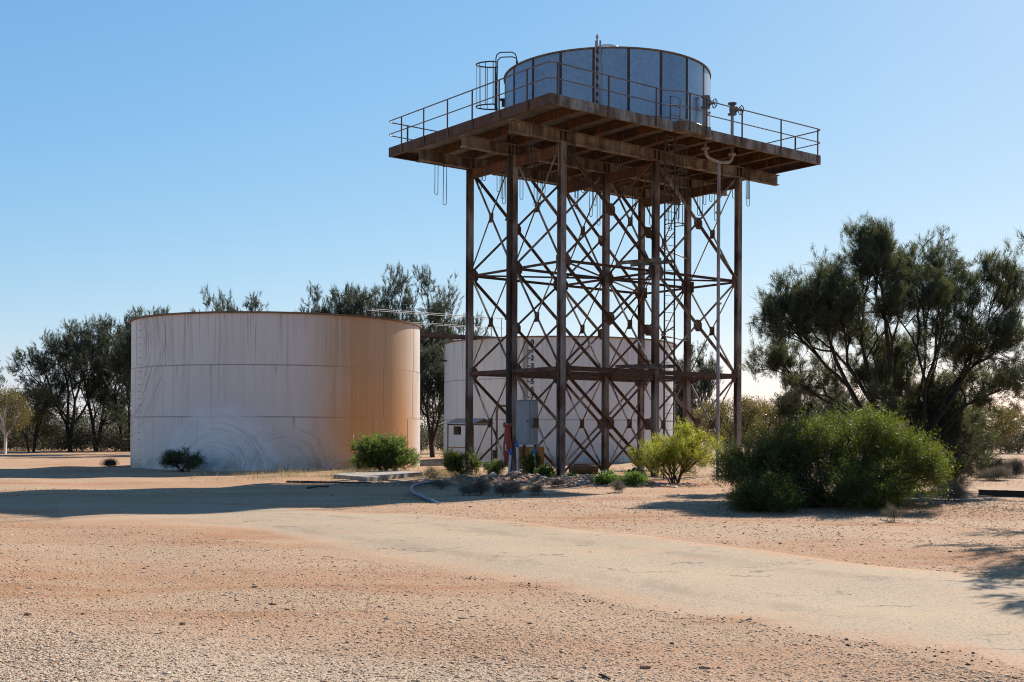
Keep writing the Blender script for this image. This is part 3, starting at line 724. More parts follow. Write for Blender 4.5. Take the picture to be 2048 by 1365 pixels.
# elevated tank
tc = tw(SU, SV); ER = 4.06; EZ0, EZ1 = ZP+.02, 15.72
E_ = thing('water_tank', 'round galvanised steel tank with a low cone roof on top of the tower platform', 'water tank', (tc.x, tc.y, 0))
link('shell', cyl_shell(ER, (EZ0, EZ1)), M['galv'], E_)
for k in range(20):
    a = -math.pi+.12+k*2*math.pi/20
    MB().box((ER*math.sin(a), -ER*math.cos(a), (EZ0+EZ1)/2), (.095, .03, EZ1-EZ0-.1), a).build('seam_strip', M['dark'], E_)
MB().lathe([(ER-.02, EZ1-.045), (ER+.045, EZ1-.045), (ER+.05, EZ1+.005), (ER-.02, EZ1+.008)], 140).build('rim', M['rim'], E_, True)
MB().lathe([(ER+.0, EZ1+.02), (.55, EZ1+1.16), (.5, EZ1+1.26), (.02, EZ1+1.30)], 40).build('roof', M['roof'], E_)
a = on_shell(E_, 1191.5, 3, ER)
lg = MB()
def pol(a, r, z): return Vector((r*math.sin(a), -r*math.cos(a), z))
for s in (-1, 1): lg.ext(chan(.06, .09, .012), pol(a+s*.02, ER+.05, EZ0+.02), pol(a+s*.02, ER+.05, EZ1+.22), pol(a, 1, 0))
lg.tube([pol(a, ER+.05, EZ1), pol(a, ER+.05, EZ1+.45)], .03, 8).lathe([(0, 0), (.06, .03), (.06, .09), (0, .14)], 8, pol(a, ER+.05, EZ1+.30))
lg = lg.build('level_gauge', M['pipe'], E_)
gs = MB()
for k in range(9): gs.box(pol(a, ER+.10, EZ0+.25+k*.31), (.07, .02, .12), a)
gs.build('gauge_slots', M['dark'], lg)
# caged ladder on the left flank
la = on_shell(E_, 1010, 3, ER)-.27
cl_ = MB(); dirr = pol(la, 1, 0).normalized(); sd = Vector((-dirr.y, dirr.x, 0))
lc = dirr*(ER+.34)
for s in (-1, 1):
    b = lc+sd*s*.24
    cl_.tube([b+V(0, 0, EZ0), b+V(0, 0, 15.9), b+sd*s*.06+V(0, 0, 16.2), b+sd*s*.06+V(0, 0, 16.58)]+[b+sd*s*.06-dirr*(.22-.22*math.cos(x))+V(0, 0, 16.58+.22*math.sin(x)) for x in (.5, 1.1, 1.57)]
             + [b+sd*s*.06-dirr*(.62+.2*math.sin(x))+V(0, 0, 16.6+.2*math.cos(x)) for x in (0, .8, 1.57)]+[b+sd*s*.06-dirr*.82+V(0, 0, 15.76)], .024, 7)
cl_ = cl_.build('caged_ladder', M['dark'], E_, True)
rg = MB()
z = EZ0+.3
while z < 15.8: rg.tube([lc-sd*.24+V(0, 0, z), lc+sd*.24+V(0, 0, z)], .012, 5); z += .3
rg = rg.build('ladder_rungs', M['dark'], cl_)
cage = MB()
def hoop(x): return lc+sd*(.40*math.cos(x))+dirr*(.10+.72*math.sin(x))
for z in (14.72, 16.42): cage.tube([lc+sd*.30-dirr*.02+V(0, 0, z)]+[hoop(x)+V(0, 0, z) for x in np.linspace(0, math.pi, 14)]+[lc-sd*.30-dirr*.02+V(0, 0, z)], .028, 6)
for x in np.linspace(.0, math.pi, 8): cage.bar(hoop(x)+V(0, 0, 14.7), hoop(x)+V(0, 0, 16.44), .035, .008, hoop(x)-lc)
cage.build('safety_cage', M['dark'], cl_)
MB().box(dirr*(ER+.11)+V(0, 0, 15.0), (.22, .30, .03), math.atan2(dirr.y, dirr.x)).box(dirr*(ER+.07)+V(0, 0, 14.85), (.12, .04, .28), math.atan2(dirr.y, dirr.x)).build('bracket', M['dark'], E_)
# hoop brace low on the tank
lp = MB().tube([pol(a_, ER+.02, EZ0+.42+.10*math.sin((a_-.2)*2.2)) for a_ in np.linspace(.05, 1.25, 16)], .025, 6); lp.build('hoop_bar', M['pipe'], E_, True)

# ------------------------------------------------------------------ walkway between the tank tops
A_, B_ = V(-6.6, 61.8, 6.78), V(-1.2, 68.3, 7.02)
wd = (B_-A_).normalized(); ws = Vector((-wd.y, wd.x, 0)).normalized()
W = thing('walkway', 'narrow steel walkway with pipe rails bridging the tops of the two ground tanks', 'walkway', A_)
MB().ext(chan(.07, .2, .014), ws*.34, B_-A_+ws*.34).ext([(-x, y) for x, y in reversed(chan(.07, .2, .014))], -ws*.34, B_-A_-ws*.34).box((B_-A_)*.5+V(0, 0, .11), ((B_-A_).length, .66, .02), math.atan2(wd.y, wd.x)).build('bridge_beam', M['rust'], W)
for s in (-1, 1):
    p0, p1 = ws*s*.38-wd*.9, B_-A_+ws*s*.38+wd*.6
    hr = MB().tube([p0+V(0, 0, 1.15), p1+V(0, 0, 1.15)], .02, 6).tube([p0+wd*1.0+V(0, 0, .6), p1+V(0, 0, .6)], .018, 6).build('handrail', M['rail'], W)
    ln = (p1-p0).length
    for k in range(5):
        q = p0+wd*(.15+k*(ln-.3)/4); MB().bar(q+V(0, 0, .02), q+V(0, 0, 1.14), .045, .012, ws).build('handrail_post', M['dark'], hr)

# ------------------------------------------------------------------ small plant at the tower's foot
p = at(1054, 890, 44.0)
ang = TH
K = thing('control_cabinet', 'grey steel electrical cabinet mounted high beside the tower column on conduit legs', 'cabinet', (p.x, p.y, 1.22), ang)
def bevel_box(name, c, sz, mat, par, bv=.012):
    bm = bmesh.new(); bmesh.ops.create_cube(bm, size=1)
    for v in bm.verts: v.co = Vector((v.co.x*sz[0], v.co.y*sz[1], v.co.z*sz[2]))+Vector(c)
    bmesh.ops.bevel(bm, geom=bm.edges[:], offset=bv, segments=2, affect='EDGES')
    me = bpy.data.meshes.new(name); bm.to_mesh(me); bm.free(); return link(name, me, mat, par)
bevel_box('body', (0, 0, .81), (.40, .80, 1.62), M['cab'], K)
bevel_box('door', (-.208, 0, .81), (.014, .76, 1.56), M['cab'], K, .004)
bevel_box('rain_hood', (-.01, 0, 1.633), (.46, .84, .022), M['cab'], K, .006)
MB().box((-.225, -.30, .85), (.03, .05, .12)).build('handle', M['valve'], K)
MB().box((.0, -.402, .95), (.06, .01, .5)).build('hinge_strip', M['cab'], K)
for y in (-.33, .33): MB().bar((.1, y, -1.2), (.1, y, .02), .05, .05).build('leg', M['dark'], K)
for k, (px, pt, pb, Yd, lab) in enumerate(((1021, 908, 952, 43.2, 'white conduit pipe with a blue cap leaning beside the red valve'), (1034, 892, 940, 43.4, 'white conduit pipe with a blue cap rising to the left side of the grey cabinet'),
                                           (1068, 905, 945, 43.2, 'white conduit pipe with a blue cap under the right side of the grey cabinet'))):
    q0, q1 = at(px-(5 if k == 0 else -2), pb, Yd), at(px, pt, Yd); q0.z = -.05
    t_ = thing('conduit_pipe', lab, 'pipe', q0, 0, 'blue capped conduit pipes')
    mid = (q1-q0)*.5+V(.015, 0, 0)
    MB().tube([V(0, 0, 0), mid, q1-q0], .052, 10).build('pipe', M['conduit'], t_, True)
    d = (q1-q0).normalized()
    MB().lathe([(.053, -.05), (.075, -.05), (.085, 0), (.075, .06), (.03, .09), (.03, .2), (0, .2)], 12, q1-q0, d).build('cap', M['bluecap'], t_, True)
p = gnd(1038, 954)
cb = bevel_box('concrete_block', (0, 0, .13), (.50, .34, .32), M['concrete'], None, .02); cb.location = (p.x, p.y, H(p.x, p.y)); cb.rotation_euler = (0, 0, .12)
tag(cb, 'square concrete block at the foot of the cabinet conduits', 'block')
p = gnd(1020, 964)
pl = MB().box((0, 0, .0), (.52, .10, .04), .03).build('plank', M['plank'], None, loc=(p.x, p.y, H(p.x, p.y)+.05)); tag(pl, 'short pale board lying on the rubble below the concrete block', 'plank')
p0, p1 = gnd(1202, 951), gnd(1302, 951)
pl = MB().box((0, 0, 0), ((p1-p0).length, .09, .05), math.atan2((p1-p0).y, (p1-p0).x)).build('plank', M['plank'], None, loc=((p0.x+p1.x)/2, (p0.y+p1.y)/2, .16)); tag(pl, 'long white plank lying low between the middle column and the yellow bush', 'plank')
p = gnd(1185, 964)
bk = bevel_box('masonry_block', (0, 0, .06), (.30, .2, .16), M['concrete'], None, .01); bk.location = (p.x, p.y, H(p.x, p.y)); bk.rotation_euler = (0, 0, -.5); tag(bk, 'small grey masonry block beside the green weeds right of the front column', 'block')
# half trough of rusty sheet
p = gnd(1168, 957)
tr = thing('trough', 'old brown half round trough lying between the two front tower columns', 'trough', (p.x, p.y+.4, 0), .25)
prof = [(.36*math.cos(x), .36*math.sin(x)) for x in np.linspace(math.pi*1.02, math.pi*1.98, 12)]; inn = [(a*.93, b*.93) for a, b in reversed(prof)]
MB().ext([(a, b) for a, b in prof+inn], (-.47, 0, .50), (.47, .0, .46)).build('shell', M['timber'], tr)
MB().ext([(a*.99, b*.99) for a, b in prof], (-.478, 0, .499), (-.455, 0, .499)).ext([(a*.99, b*.99) for a, b in prof], (.455, 0, .459), (.478, 0, .459)).build('end_plate', M['timber'], tr)
MB().tube([(-.48, -.36, .51), (.48, -.36, .47)], .022, 6).build('rolled_edge', M['rust'], tr)
# rusted casting by the yellow bush
p = gnd(1272, 960)
sc_ = thing('scrap_pump', 'rusted pump casting lying under the yellow green bush', 'scrap', (p.x, p.y, 0), .4)
MB().lathe([(0, -.16), (.15, -.16), (.17, -.1), (.13, -.05), (.13, .06), (.18, .1), (.18, .15), (0, .15)], 16, (-.14, 0, .24), (1, .1, .25)).build('casing', M['rust'], sc_, True)
MB().tube([(0, 0, .3), (.14, 0, .33), (.26, 0, .27), (.33, 0, .12), (.34, 0, .0)], [.09, .1, .1, .11, .12], 10).build('elbow', M['rust'], sc_, True)
# hose snaking at the road edge
hp = [(876, 974), (862, 973), (846, 975), (832, 979), (824, 984), (822, 990), (828, 995), (842, 999), (858, 1003), (880, 1008)]
hw = [gnd(*q) for q in hp]; hz = [.14, .12, .11, .11, .12, .12, .1, .08, .06, -.04]
hb = hw[0]; ho = MB().tube([V(q.x-hb.x, q.y-hb.y, H(q.x, q.y)+z) for q, z in zip(hw, hz)], .05, 12).build('hose', M['hose'], None, True, loc=(hb.x, hb.y, 0))
tag(ho, 'thick dark blue hose bending out of the ground beside the road', 'hose')
# broken concrete slab in the shade left of the tower
sl_ = [gnd(668, 957), gnd(735, 963), gnd(845, 954), gnd(800, 949), gnd(690, 951)]
b0 = sl_[0]; sm = MB(); k = 0
sm.v = [V(q.x-b0.x, q.y-b0.y, H(q.x, q.y)+.14) for q in sl_]+[V(q.x-b0.x, q.y-b0.y, H(q.x, q.y)-.05) for q in sl_]
sm.f = [tuple(range(4, -1, -1)) if False else tuple(range(5)), tuple(range(9, 4, -1))]+[(a, 5+a, 5+(a+1) % 5, (a+1) % 5) for a in range(5)]
so = sm.build('concrete_slab', M['slab'], None, loc=(b0.x, b0.y, 0)); tag(so, 'low pale concrete slab in front of the round green bush', 'slab')
e0, e1 = gnd(575, 965), gnd(740, 968); 
kb = MB().box((0, 0, 0), ((e1-e0).length, .18, .10), math.atan2((e1-e0).y, (e1-e0).x)).build('kerb_stone', M['dark'], None, loc=((e0.x+e1.x)/2, (e0.y+e1.y)/2, H((e0.x+e1.x)/2, e0.y)+.02)); tag(kb, 'dark low kerb piece lying along the edge of the shade left of the slab', 'kerb')
# loose dark stick and steel beam on the right
q0, q1 = at(1957, 993, 32), at(2300, 1000, 29.5)
sb = MB().ext(isec(.16, .16, .02, .016), (0, 0, 0), (q1.x-q0.x, q1.y-q0.y, .03)).build('steel_beam', M['dark'], None, loc=(q0.x, q0.y, H(q0.x, q0.y)+.10)); tag(sb, 'dark steel beam lying on the ground at the right edge', 'beam')
p = gnd(1208, 1352)
sk = MB().tube([(-.03, .06, .012), (.0, 0, .014), (.035, -.09, .01)], [.007, .011, .006], 6).build('stick', M['twig'], None, loc=(p.x, p.y, H(p.x, p.y))); tag(sk, 'short broken stick lying on the gravel at the bottom edge', 'stick')
p = gnd(635, 978)
sk = MB().tube([(-.22, -.5, .03), (.02, 0, .05), (.25, .45, .03)], .03, 6).build('stick', M['dark'], None, loc=(p.x, p.y, H(p.x, p.y))); tag(sk, 'thin dark stick lying in the long shadow left of the slab', 'stick')

# lean-to by the second tank and its pipework
p = at(938, 925, 63.5)
SH = thing('pump_shelter', 'small open shelter with a corrugated gable roof in front of the rear tank', 'shelter', (p.x, p.y, 0), -.55)
def corr(p00, p10, p01, n=44):
    m = MB(); a, b = Vector(p10)-Vector(p00), Vector(p01); nr = a.cross(b).normalized(); k = 0
    for i in range(n+1):
        o_ = nr*(.014 if i % 2 else -.014); m.v += [Vector(p00)+a*(i/n)+o_, Vector(p00)+a*(i/n)+b+o_]
    m.f = [(2*i, 2*i+2, 2*i+3, 2*i+1) for i in range(n)]; return m
rf = corr((-.85, -1.0, 2.12), (.95, -1.0, 2.12), (0, 1.0, .27)); r2 = corr((-.85, 1.0, 2.12), (.95, 1.0, 2.12), (0, -.99, .27)); k = len(rf.v); rf.v += r2.v; rf.f += [tuple(k+i for i in q) for q in r2.f]
rf.build('roof', M['tin'], SH)
for a in (-.75, .85):
    for b in (-.9, .9): MB().bar((a, b, -.05), (a, b, 2.1), .05, .05).build('post', M['timber'], SH)
MB().bar((.85, -.9, 2.06), (.85, .9, 2.06), .04, .07).bar((-.75, -.9, 2.06), (-.75, .9, 2.06), .04, .07).build('tie_rail', M['timber'], SH)
bevel_box('meter_box', (-.55, -.3, 1.75), (.3, .3, .45), M['dark'], SH)
MB().bar((-.75, -.9, .85), (.85, -.9, .85), .03, .06).build('low_rail', M['ochre'], SH)
p = at(993, 925, 62)
WP = thing('water_pipe', 'brown angled standpipe with a white branch in front of the rear tank', 'pipe', (p.x, p.y, 0))
q = at(1045, 811, 60)-p
MB().tube([(0, 0, -.1), (0, 0, 2.75), (.06, 0, 2.95), (.2, -.1, q.z+.0+p.z), (q.x, q.y, q.z+p.z)], .06, 10).build('standpipe', M['timber'], WP, True)
MB().tube([(.0, 0, .95), (.68, -.3, .95)], .05, 10).build('branch_pipe', M['plank'], WP, True)
MB().lathe([(.0, .25), (.12, .25), (.12, .3), (.07, .32), (.09, .5), (.07, .66), (.12, .68), (.12, .73), (0, .73)], 12, (-.12, -.1, 0)).build('valve', M['rust'], WP, True)
p = at(1060, 905, 48)
bd = MB().box((0, 0, .55), (1.15, .05, 1.1), .1).box((0, .06, .55), (.08, .06, 1.1), .1).build('board', M['ochre'], None, loc=(p.x, p.y, 0)); tag(bd, 'ochre board standing upright behind the cabinet legs', 'board')

# ------------------------------------------------------------------ plants
def skeleton(tips, base, h0, rtip, rr, stems=1, jit=.12, pw=.5):
    """pipe-model branching from the base to every tip: returns segments and each tip's direction"""
    segs = []; dirs = np.zeros_like(tips)
    def rec(node, idx, rad, lvl):
        n = len(idx)
        if n == 1:
            t = tips[idx[0]]; d = t-node; L = np.linalg.norm(d)
            m = node+d*.5+rr.normal(0, jit*.4, 3)*min(L, 1)
            r1 = rtip
            segs.append((node, m, min(rad, r1*2.2), r1*1.3)); segs.append((m, t, r1*1.3, r1*.5)); dirs[idx[0]] = d; return
        P = tips[idx]; k = 3 if (n > 40 and lvl < 2) else 2
        D = P-node
        c = D[rr.choice(n, k, replace=False)]
        for _ in range(6):
            lab = np.linalg.norm(D[:, None]-c[None], axis=2).argmin(1)
            for q in range(k):
                if (lab == q).any(): c[q] = D[lab == q].mean(0)
        for q in range(k):
            sub = idx[lab == q]
            if len(sub) == 0: continue
            cen = c[q]; L = np.linalg.norm(cen); fr = rr.uniform(.34, .52)
            child = node+cen*fr+rr.normal(0, jit, 3)*min(L*.35, .8)
            child[2] += -.03*L
            rc = rtip*max(1.2, len(sub)**pw*1.25)
            m = (node+child)/2+rr.normal(0, jit*.35, 3)*min(L*.3, .6)
            segs.append((node, m, min(rad, rc*1.25), rc*1.1)); segs.append((m, child, rc*1.1, rc))
            if len(sub) == n: 
                half = n//2
                rec(child, sub[:half], rc, lvl+1); rec(child, sub[half:], rc, lvl+1)
            else: rec(child, sub, rc, lvl+1)
    n = len(tips)
    if stems == 1:
        top = base+np.array([rr.normal(0, .1), rr.normal(0, .1), h0]); r0 = rtip*n**pw*1.35
        segs.append((base-np.array([0, 0, .2]), base+(top-base)*.5, r0*1.15, r0)); segs.append((base+(top-base)*.5, top, r0, r0*.92))
        rec(top, np.arange(n), r0, 0)
    else:
        ang = np.arctan2(tips[:, 1]-base[1], tips[:, 0]-base[0])+rr.normal(0, .35, n); o_ = np.argsort(ang)
        for part in np.array_split(o_, stems):
            if len(part) == 0: continue
            b = base+np.r_[rr.normal(0, .09, 2), -.1]*(1 if h0 < .5 else 2); d = tips[part].mean(0)-b
            top = b+d*.25+np.array([0, 0, h0*.5]); r0 = rtip*len(part)**pw*1.3
            segs.append((b, top, r0*1.1, r0)); rec(top, part, r0, 1)
    return segs, dirs
def tubes(segs, n=5):
    A = np.array([s[0] for s in segs]); B = np.array([s[1] for s in segs]); ra_ = np.array([s[2] for s in segs]); rb_ = np.array([s[3] for s in segs])
    d = unit(B-A); up = np.where(np.abs(d[:, 2:]) > .9, np.array([[1., 0, 0]]), np.array([[0, 0, 1.]]))
    x = unit(np.cross(d, up)); y = np.cross(x, d); a = np.arange(n)*2*math.pi/n
    off = x[:, None]*np.cos(a)[None, :, None]+y[:, None]*np.sin(a)[None, :, None]
    v = np.concatenate([A[:, None]+off*ra_[:, None, None], B[:, None]+off*rb_[:, None, None]], 1); m = len(segs)
    j = np.arange(n); f = np.stack([j, (j+1) % n, (j+1) % n+n, j+n], -1)[None]+(np.arange(m)*2*n)[:, None, None]
    return v.reshape(-1, 3), f.reshape(-1, 4)
def leaf_mesh(P, D, ln, wd, rr):
    n = len(P); D = unit(D); s = unit(np.cross(D, rr.normal(0, 1, (n, 3)))); ln = np.asarray(ln).reshape(-1, 1); wd = np.asarray(wd).reshape(-1, 1)
    v = np.stack([P-s*wd/2, P+s*wd/2, P+D*ln], 1); f = np.arange(3*n).reshape(n, 3)
    return v.reshape(-1, 3), f
def leaf_quads(P, D, ln, wd, rr):
    n = len(P); D = unit(D); s = unit(np.cross(D, rr.normal(0, 1, (n, 3)))); ln = np.asarray(ln).reshape(-1, 1); wd = np.asarray(wd).reshape(-1, 1)
    v = np.stack([P, P+D*ln*.45+s*wd/2, P+D*ln, P+D*ln*.45-s*wd/2], 1); f = np.arange(4*n).reshape(n, 4)
    return v.reshape(-1, 3), f
def lobe_points(lobes, n, rr, shell=.45):
    L = np.array([tuple(q)+(1.,)*(7-len(q)) for q in lobes], float); wgt = L[:, 3]*L[:, 5]*(L[:, 6] if L.shape[1] > 6 else 1); wgt = wgt/wgt.sum()
    k = rr.choice(len(L), n, p=wgt); d = unit(rr.normal(0, 1, (n, 3))); r = rr.uniform(0, 1, n)**shell
    return L[k, :3]+d*r[:, None]*L[k, 3:6]
def plant_meshes(kind, lobes, ntips, per, seed, h0=1., rtip=.012, stems=1, ln=.22, wd=.012, spread=.12, up=.3, pw=.5, fwd=.8, ran=.7, back=.5, shell=.45, sub=0, tuft=.3, clus=0, csd=.2):
    rr = np.random.default_rng(seed); tips = lobe_points(lobes, clus or ntips, rr, shell)
    if clus: tips = tips[rr.integers(0, clus, ntips)]+rr.normal(0, 1, (ntips, 3))*csd*rr.uniform(.6, 1.2, (ntips, 1))
    tips[:, 2] = np.maximum(tips[:, 2], .12)
    segs, dirs = skeleton(tips, np.zeros(3), h0, rtip, rr, stems, pw=pw)
    du = unit(dirs); du = unit(du+np.array([0, 0, up*.6]))
    if sub:   # brush-like tufts: several short sprays round every branch end, each with its own axis
        L_t = np.minimum(np.linalg.norm(dirs, axis=1), 1.4); q = np.repeat(np.arange(ntips), sub); nq = len(q)
        tips = tips[q]+du[q]*(rr.uniform(-back, .1, nq)*L_t[q])[:, None]+rr.normal(0, 1, (nq, 3))*spread
        du = unit(du[q]*fwd+rr.normal(0, .5, (nq, 3))+np.array([0, 0, up])); per = per//sub; ntips = nq
        k = np.repeat(np.arange(ntips), per); m = len(k)
        sc = rr.uniform(.6, 1.4, ntips)[k]
        P = tips[k]+du[k]*(rr.uniform(-.5, .55, m)*tuft*sc)[:, None]+rr.normal(0, .028, (m, 3))
        D = du[k]+rr.normal(0, .30, (m, 3))
        if kind != 'needle': P = P+rr.normal(0, spread*.3, (m, 3)); D = D+rr.normal(0, .4, (m, 3))
        fol = (leaf_mesh if kind == 'needle' else leaf_quads)(P, D, ln*rr.uniform(.5, 1.2, m)*(sc if kind == 'needle' else 1), wd*rr.uniform(.7, 1.3, m), rr)
        return np_mesh('trunk', *tubes(segs)), np_mesh('crown', *fol)
    k = np.repeat(np.arange(ntips), per); m = len(k)
    t = rr.uniform(-back, .18, m)[:, None]*np.minimum(np.linalg.norm(dirs, axis=1), 1.4)[k][:, None]
    sc = rr.uniform(.6, 1.35, ntips)[k][:, None]
    P = tips[k]+du[k]*t+rr.normal(0, 1, (m, 3))*spread*sc
    D = du[k]*fwd+rr.normal(0, 1, (m, 3))*ran+np.array([0, 0, up])
    L_ = ln*rr.uniform(.6, 1.4, m); W_ = wd*rr.uniform(.7, 1.3, m)
    fol = (leaf_mesh if kind == 'needle' else leaf_quads)(P, D, L_, W_, rr)
    return np_mesh('trunk', *tubes(segs)), np_mesh('crown', *fol)
def place(name, parts, label, cat, loc, mats, meshes, rz=0, sc=1., group=None):
    o = thing(name, label, cat, loc, rz, group); o.scale = (sc, sc, sc) if not isinstance(sc, tuple) else sc
    link(parts[0], meshes[0], mats[0], o); link(parts[1], meshes[1], mats[1], o); return o
TP = ('trunk', 'crown'); BP = ('stems', 'foliage')
def pxlobes(base, Yd, L, depth=.9, seed=0):
    rr = random.Random(seed); out = []
    for q in L:
        x, y, a, b = q[:4]; p = at(x, y, Yd); k = Yd/F
        out.append((p.x-base.x, rr.uniform(-1, 1)*depth, p.z-base.z, a*k, max(a, b)*k*1.0, b*k)+((q[4],) if len(q) > 4 else (1.,)))
    return out

# --- the big she-oak on the right
p = at(1812, 960, 34.8); base = V(p.x, p.y, 0)
LB = [(1605, 590, 72, 68), (1562, 620, 42, 55), (1668, 560, 52, 48), (1722, 482, 38, 36), (1728, 535, 55, 45), (1785, 530, 38, 42), (1858, 505, 46, 42), (1896, 478, 34, 32), (1935, 545, 45, 55), (1972, 512, 26, 34), (2006, 580, 36, 60),
      (1992, 660, 42, 50), (1868, 600, 66, 56), (1765, 618, 56, 48), (1660, 640, 66, 42), (1572, 690, 36, 32, .7), (1640, 760, 60, 30, .4), (1700, 715, 60, 50, .7), (1800, 700, 80, 66), (1905, 690, 70, 66), (2015, 745, 36, 36, .7), (1955, 765, 62, 56),
      (1860, 795, 80, 56), (1900, 860, 76, 50), (1955, 840, 50, 46), (1720, 805, 50, 30, .4), (1585, 770, 40, 26, .35), (1750, 760, 60, 50, .8), (1690, 850, 50, 36, .4), (1770, 850, 60, 40, .5), (1830, 905, 60, 40, .5), (1925, 915, 40, 30, .5)]
pm = plant_meshes('needle', pxlobes(base, 34.8, [(q[0], q[1]+(24 if q[1] < 560 else 10), q[2]*.98, q[3]*1.02)+q[4:] for q in LB], 1.6, 4), 1350, 262, 11, h0=.7, rtip=.0054, stems=6, ln=.19, wd=.0115, spread=.11, up=.40, fwd=.7, pw=.46, shell=.36, sub=7, tuft=.28, back=.6, clus=230, csd=.25)
place('sheoak_tree', TP, 'large dark she-oak with many rising limbs behind the green bush on the right', 'tree', base, (M['bark'], M['sheoak']), pm)

# --- she-oak variants for the background
def dome(h, w, rr, n=9, low=.2):
    L = []
    for k in range(n):
        a = k*2.4+rr.uniform(0, 1); r = w*.5*math.sqrt((k+.5)/n)*.8; z = h*(.86-.26*(r/(w*.5))**2)+rr.uniform(-.08, .05)*h
        q = w*.15*rr.uniform(.8, 1.3); L.append((r*math.cos(a), r*math.sin(a), z, q, q, h*.10*rr.uniform(.8, 1.3)))
    for k in range(int(n*1.6)):
        a = k*1.9+1+rr.uniform(-.4, .4); z = rr.uniform(low, .7); r = w*(.16+.24*rr.random())
        L.append((r*math.cos(a), r*math.sin(a), h*z, w*.15, w*.15, h*.09, .8))
    return L
rA = random.Random(5)
bgk = dict(ln=.30, wd=.022, spread=.2, sub=6, tuft=.4, back=.6, clus=80, csd=.34)
SH_A = plant_meshes('needle', dome(10, 8.5, rA), 420, 150, 21, h0=.9, stems=2, rtip=.0085, up=.35, **bgk)
SH_B = plant_meshes('needle', dome(10, 7.0, rA, 11, .22), 420, 150, 22, h0=.8, rtip=.0085, stems=3, up=.35, **bgk)
SH_C = plant_meshes('needle', dome(10, 9, rA, 10, .2), 430, 150, 23, h0=1.0, rtip=.0085, stems=2, up=.2, **bgk)
SH_D = plant_meshes('needle', dome(8, 4.4, rA, 8, .15), 300, 150, 24, h0=1., rtip=.008, ln=.28, wd=.021, spread=.24, up=.4, sub=6, tuft=.36, back=.7)
GM_A = plant_meshes('leaf', dome(6, 7, rA, 10, .25), 330, 80, 25, h0=1., rtip=.008, stems=3, ln=.15, wd=.045, spread=.28, up=-.3, fwd=.5, ran=.8)
GM_B = plant_meshes('leaf', dome(7, 6, rA, 8, .4), 210, 80, 26, h0=1.4, rtip=.010, stems=2, ln=.16, wd=.045, spread=.28, up=-.4, fwd=.4, ran=.8)
GRP = 'she-oaks standing behind the tanks'
def bgtree(px, ytop, Yd, ms, h, label, mats=('bark', 'sheoak2'), rz=0., wx=1., name='sheoak_tree', grp=GRP):
    q = at(px, ytop, Yd); z0 = H(q.x, q.y); s = (q.z-z0)/(h*.985)
    place(name, TP, label, 'tree', (q.x, q.y, z0), (M[mats[0]], M[mats[1]]), ms, rz, (s*wx, s*wx, s), grp)
bgtree(140, 648, 93, SH_C, 10, 'wide leaning she-oak left of the front tank, leftmost of the tall ones', rz=.4, wx=.95)
bgtree(200, 640, 95, SH_A, 10, 'tall dense she-oak with twin dark trunks left of the front tank', rz=1.9, wx=.85)
bgtree(252, 652, 97, SH_B, 10, 'she-oak half hidden behind the left side of the front tank', rz=2.8, wx=.9)
bgtree(300, 616, 88, SH_D, 8, 'small she-oak tip just showing above the left end of the front tank roof', rz=.5)
bgtree(466, 592, 86, SH_A, 10, 'she-oak crown showing alone above the middle of the front tank roof', rz=3.3, wx=.78)
bgtree(660, 580, 84, SH_B, 10, 'loose feathery she-oak crown above the right half of the front tank roof', rz=.9, wx=.8)
bgtree(722, 574, 87, SH_D, 8, 'narrow she-oak crown left of the tallest one behind the tanks', rz=2.2, wx=1.0)
bgtree(820, 546, 84, SH_C, 10, 'tallest spreading she-oak standing behind the gap between the two ground tanks', rz=5.0, wx=.78)
bgtree(866, 690, 78, SH_D, 8, 'shaggy she-oak filling the gap between the two ground tanks', rz=1.1, wx=1.0)
bgtree(935, 636, 96, SH_B, 10, 'she-oak top showing over the left end of the rear tank', rz=4.1, wx=.72)
bgtree(1392, 692, 92, SH_B, 10, 'dark upright she-oak seen through the right side of the tower', rz=3.0, wx=.72)
bgtree(1345, 720, 95, SH_D, 8, 'she-oak close against the right side of the rear tank', rz=.2, wx=1.2)
bgtree(1598, 760, 82, SH_D, 8, 'thin grey she-oak behind the left side of the big green bush', rz=4.4, wx=1.15)
bgtree(1680, 775, 88, SH_D, 8, 'bushy she-oak seen under the limbs of the large right tree', rz=2.4, wx=1.7)
bgtree(2040, 805, 105, SH_A, 10, 'distant she-oak at the far right edge', rz=2.0, wx=1.2)
bgtree(-45, 700, 100, SH_A, 10, 'she-oak cut off by the left edge behind the white trunked gum', rz=.8, wx=.7)
GG = 'olive gum trees in the background'
bgtree(12, 770, 84, GM_B, 7, 'slim white trunked gum tree at the left edge', ('whitebark', 'gum'), .3, .9, 'gum_tree', GG)
bgtree(62, 765, 90, GM_A, 6, 'small olive gum beside the white trunked one', ('bark', 'gum'), 1.2, .75, 'gum_tree', GG)
bgtree(1470, 786, 80, GM_A, 6, 'rounded olive gold gum right of the tower', ('bark', 'gum'), .5, .95, 'gum_tree', GG)
bgtree(1545, 795, 84, GM_A, 6, 'olive gum between the rounded one and the big green bush', ('bark', 'gum'), 2.4, .85, 'gum_tree', GG)
bgtree(1420, 800, 86, GM_B, 7, 'thin gum seen between the two right tower columns', ('bark', 'gum'), 3.1, .9, 'gum_tree', GG)
bgtree(1975, 795, 82, GM_A, 6, 'dark olive gum under the right limbs of the large she-oak', ('bark', 'gum'), 3.5, .95, 'gum_tree', GG)
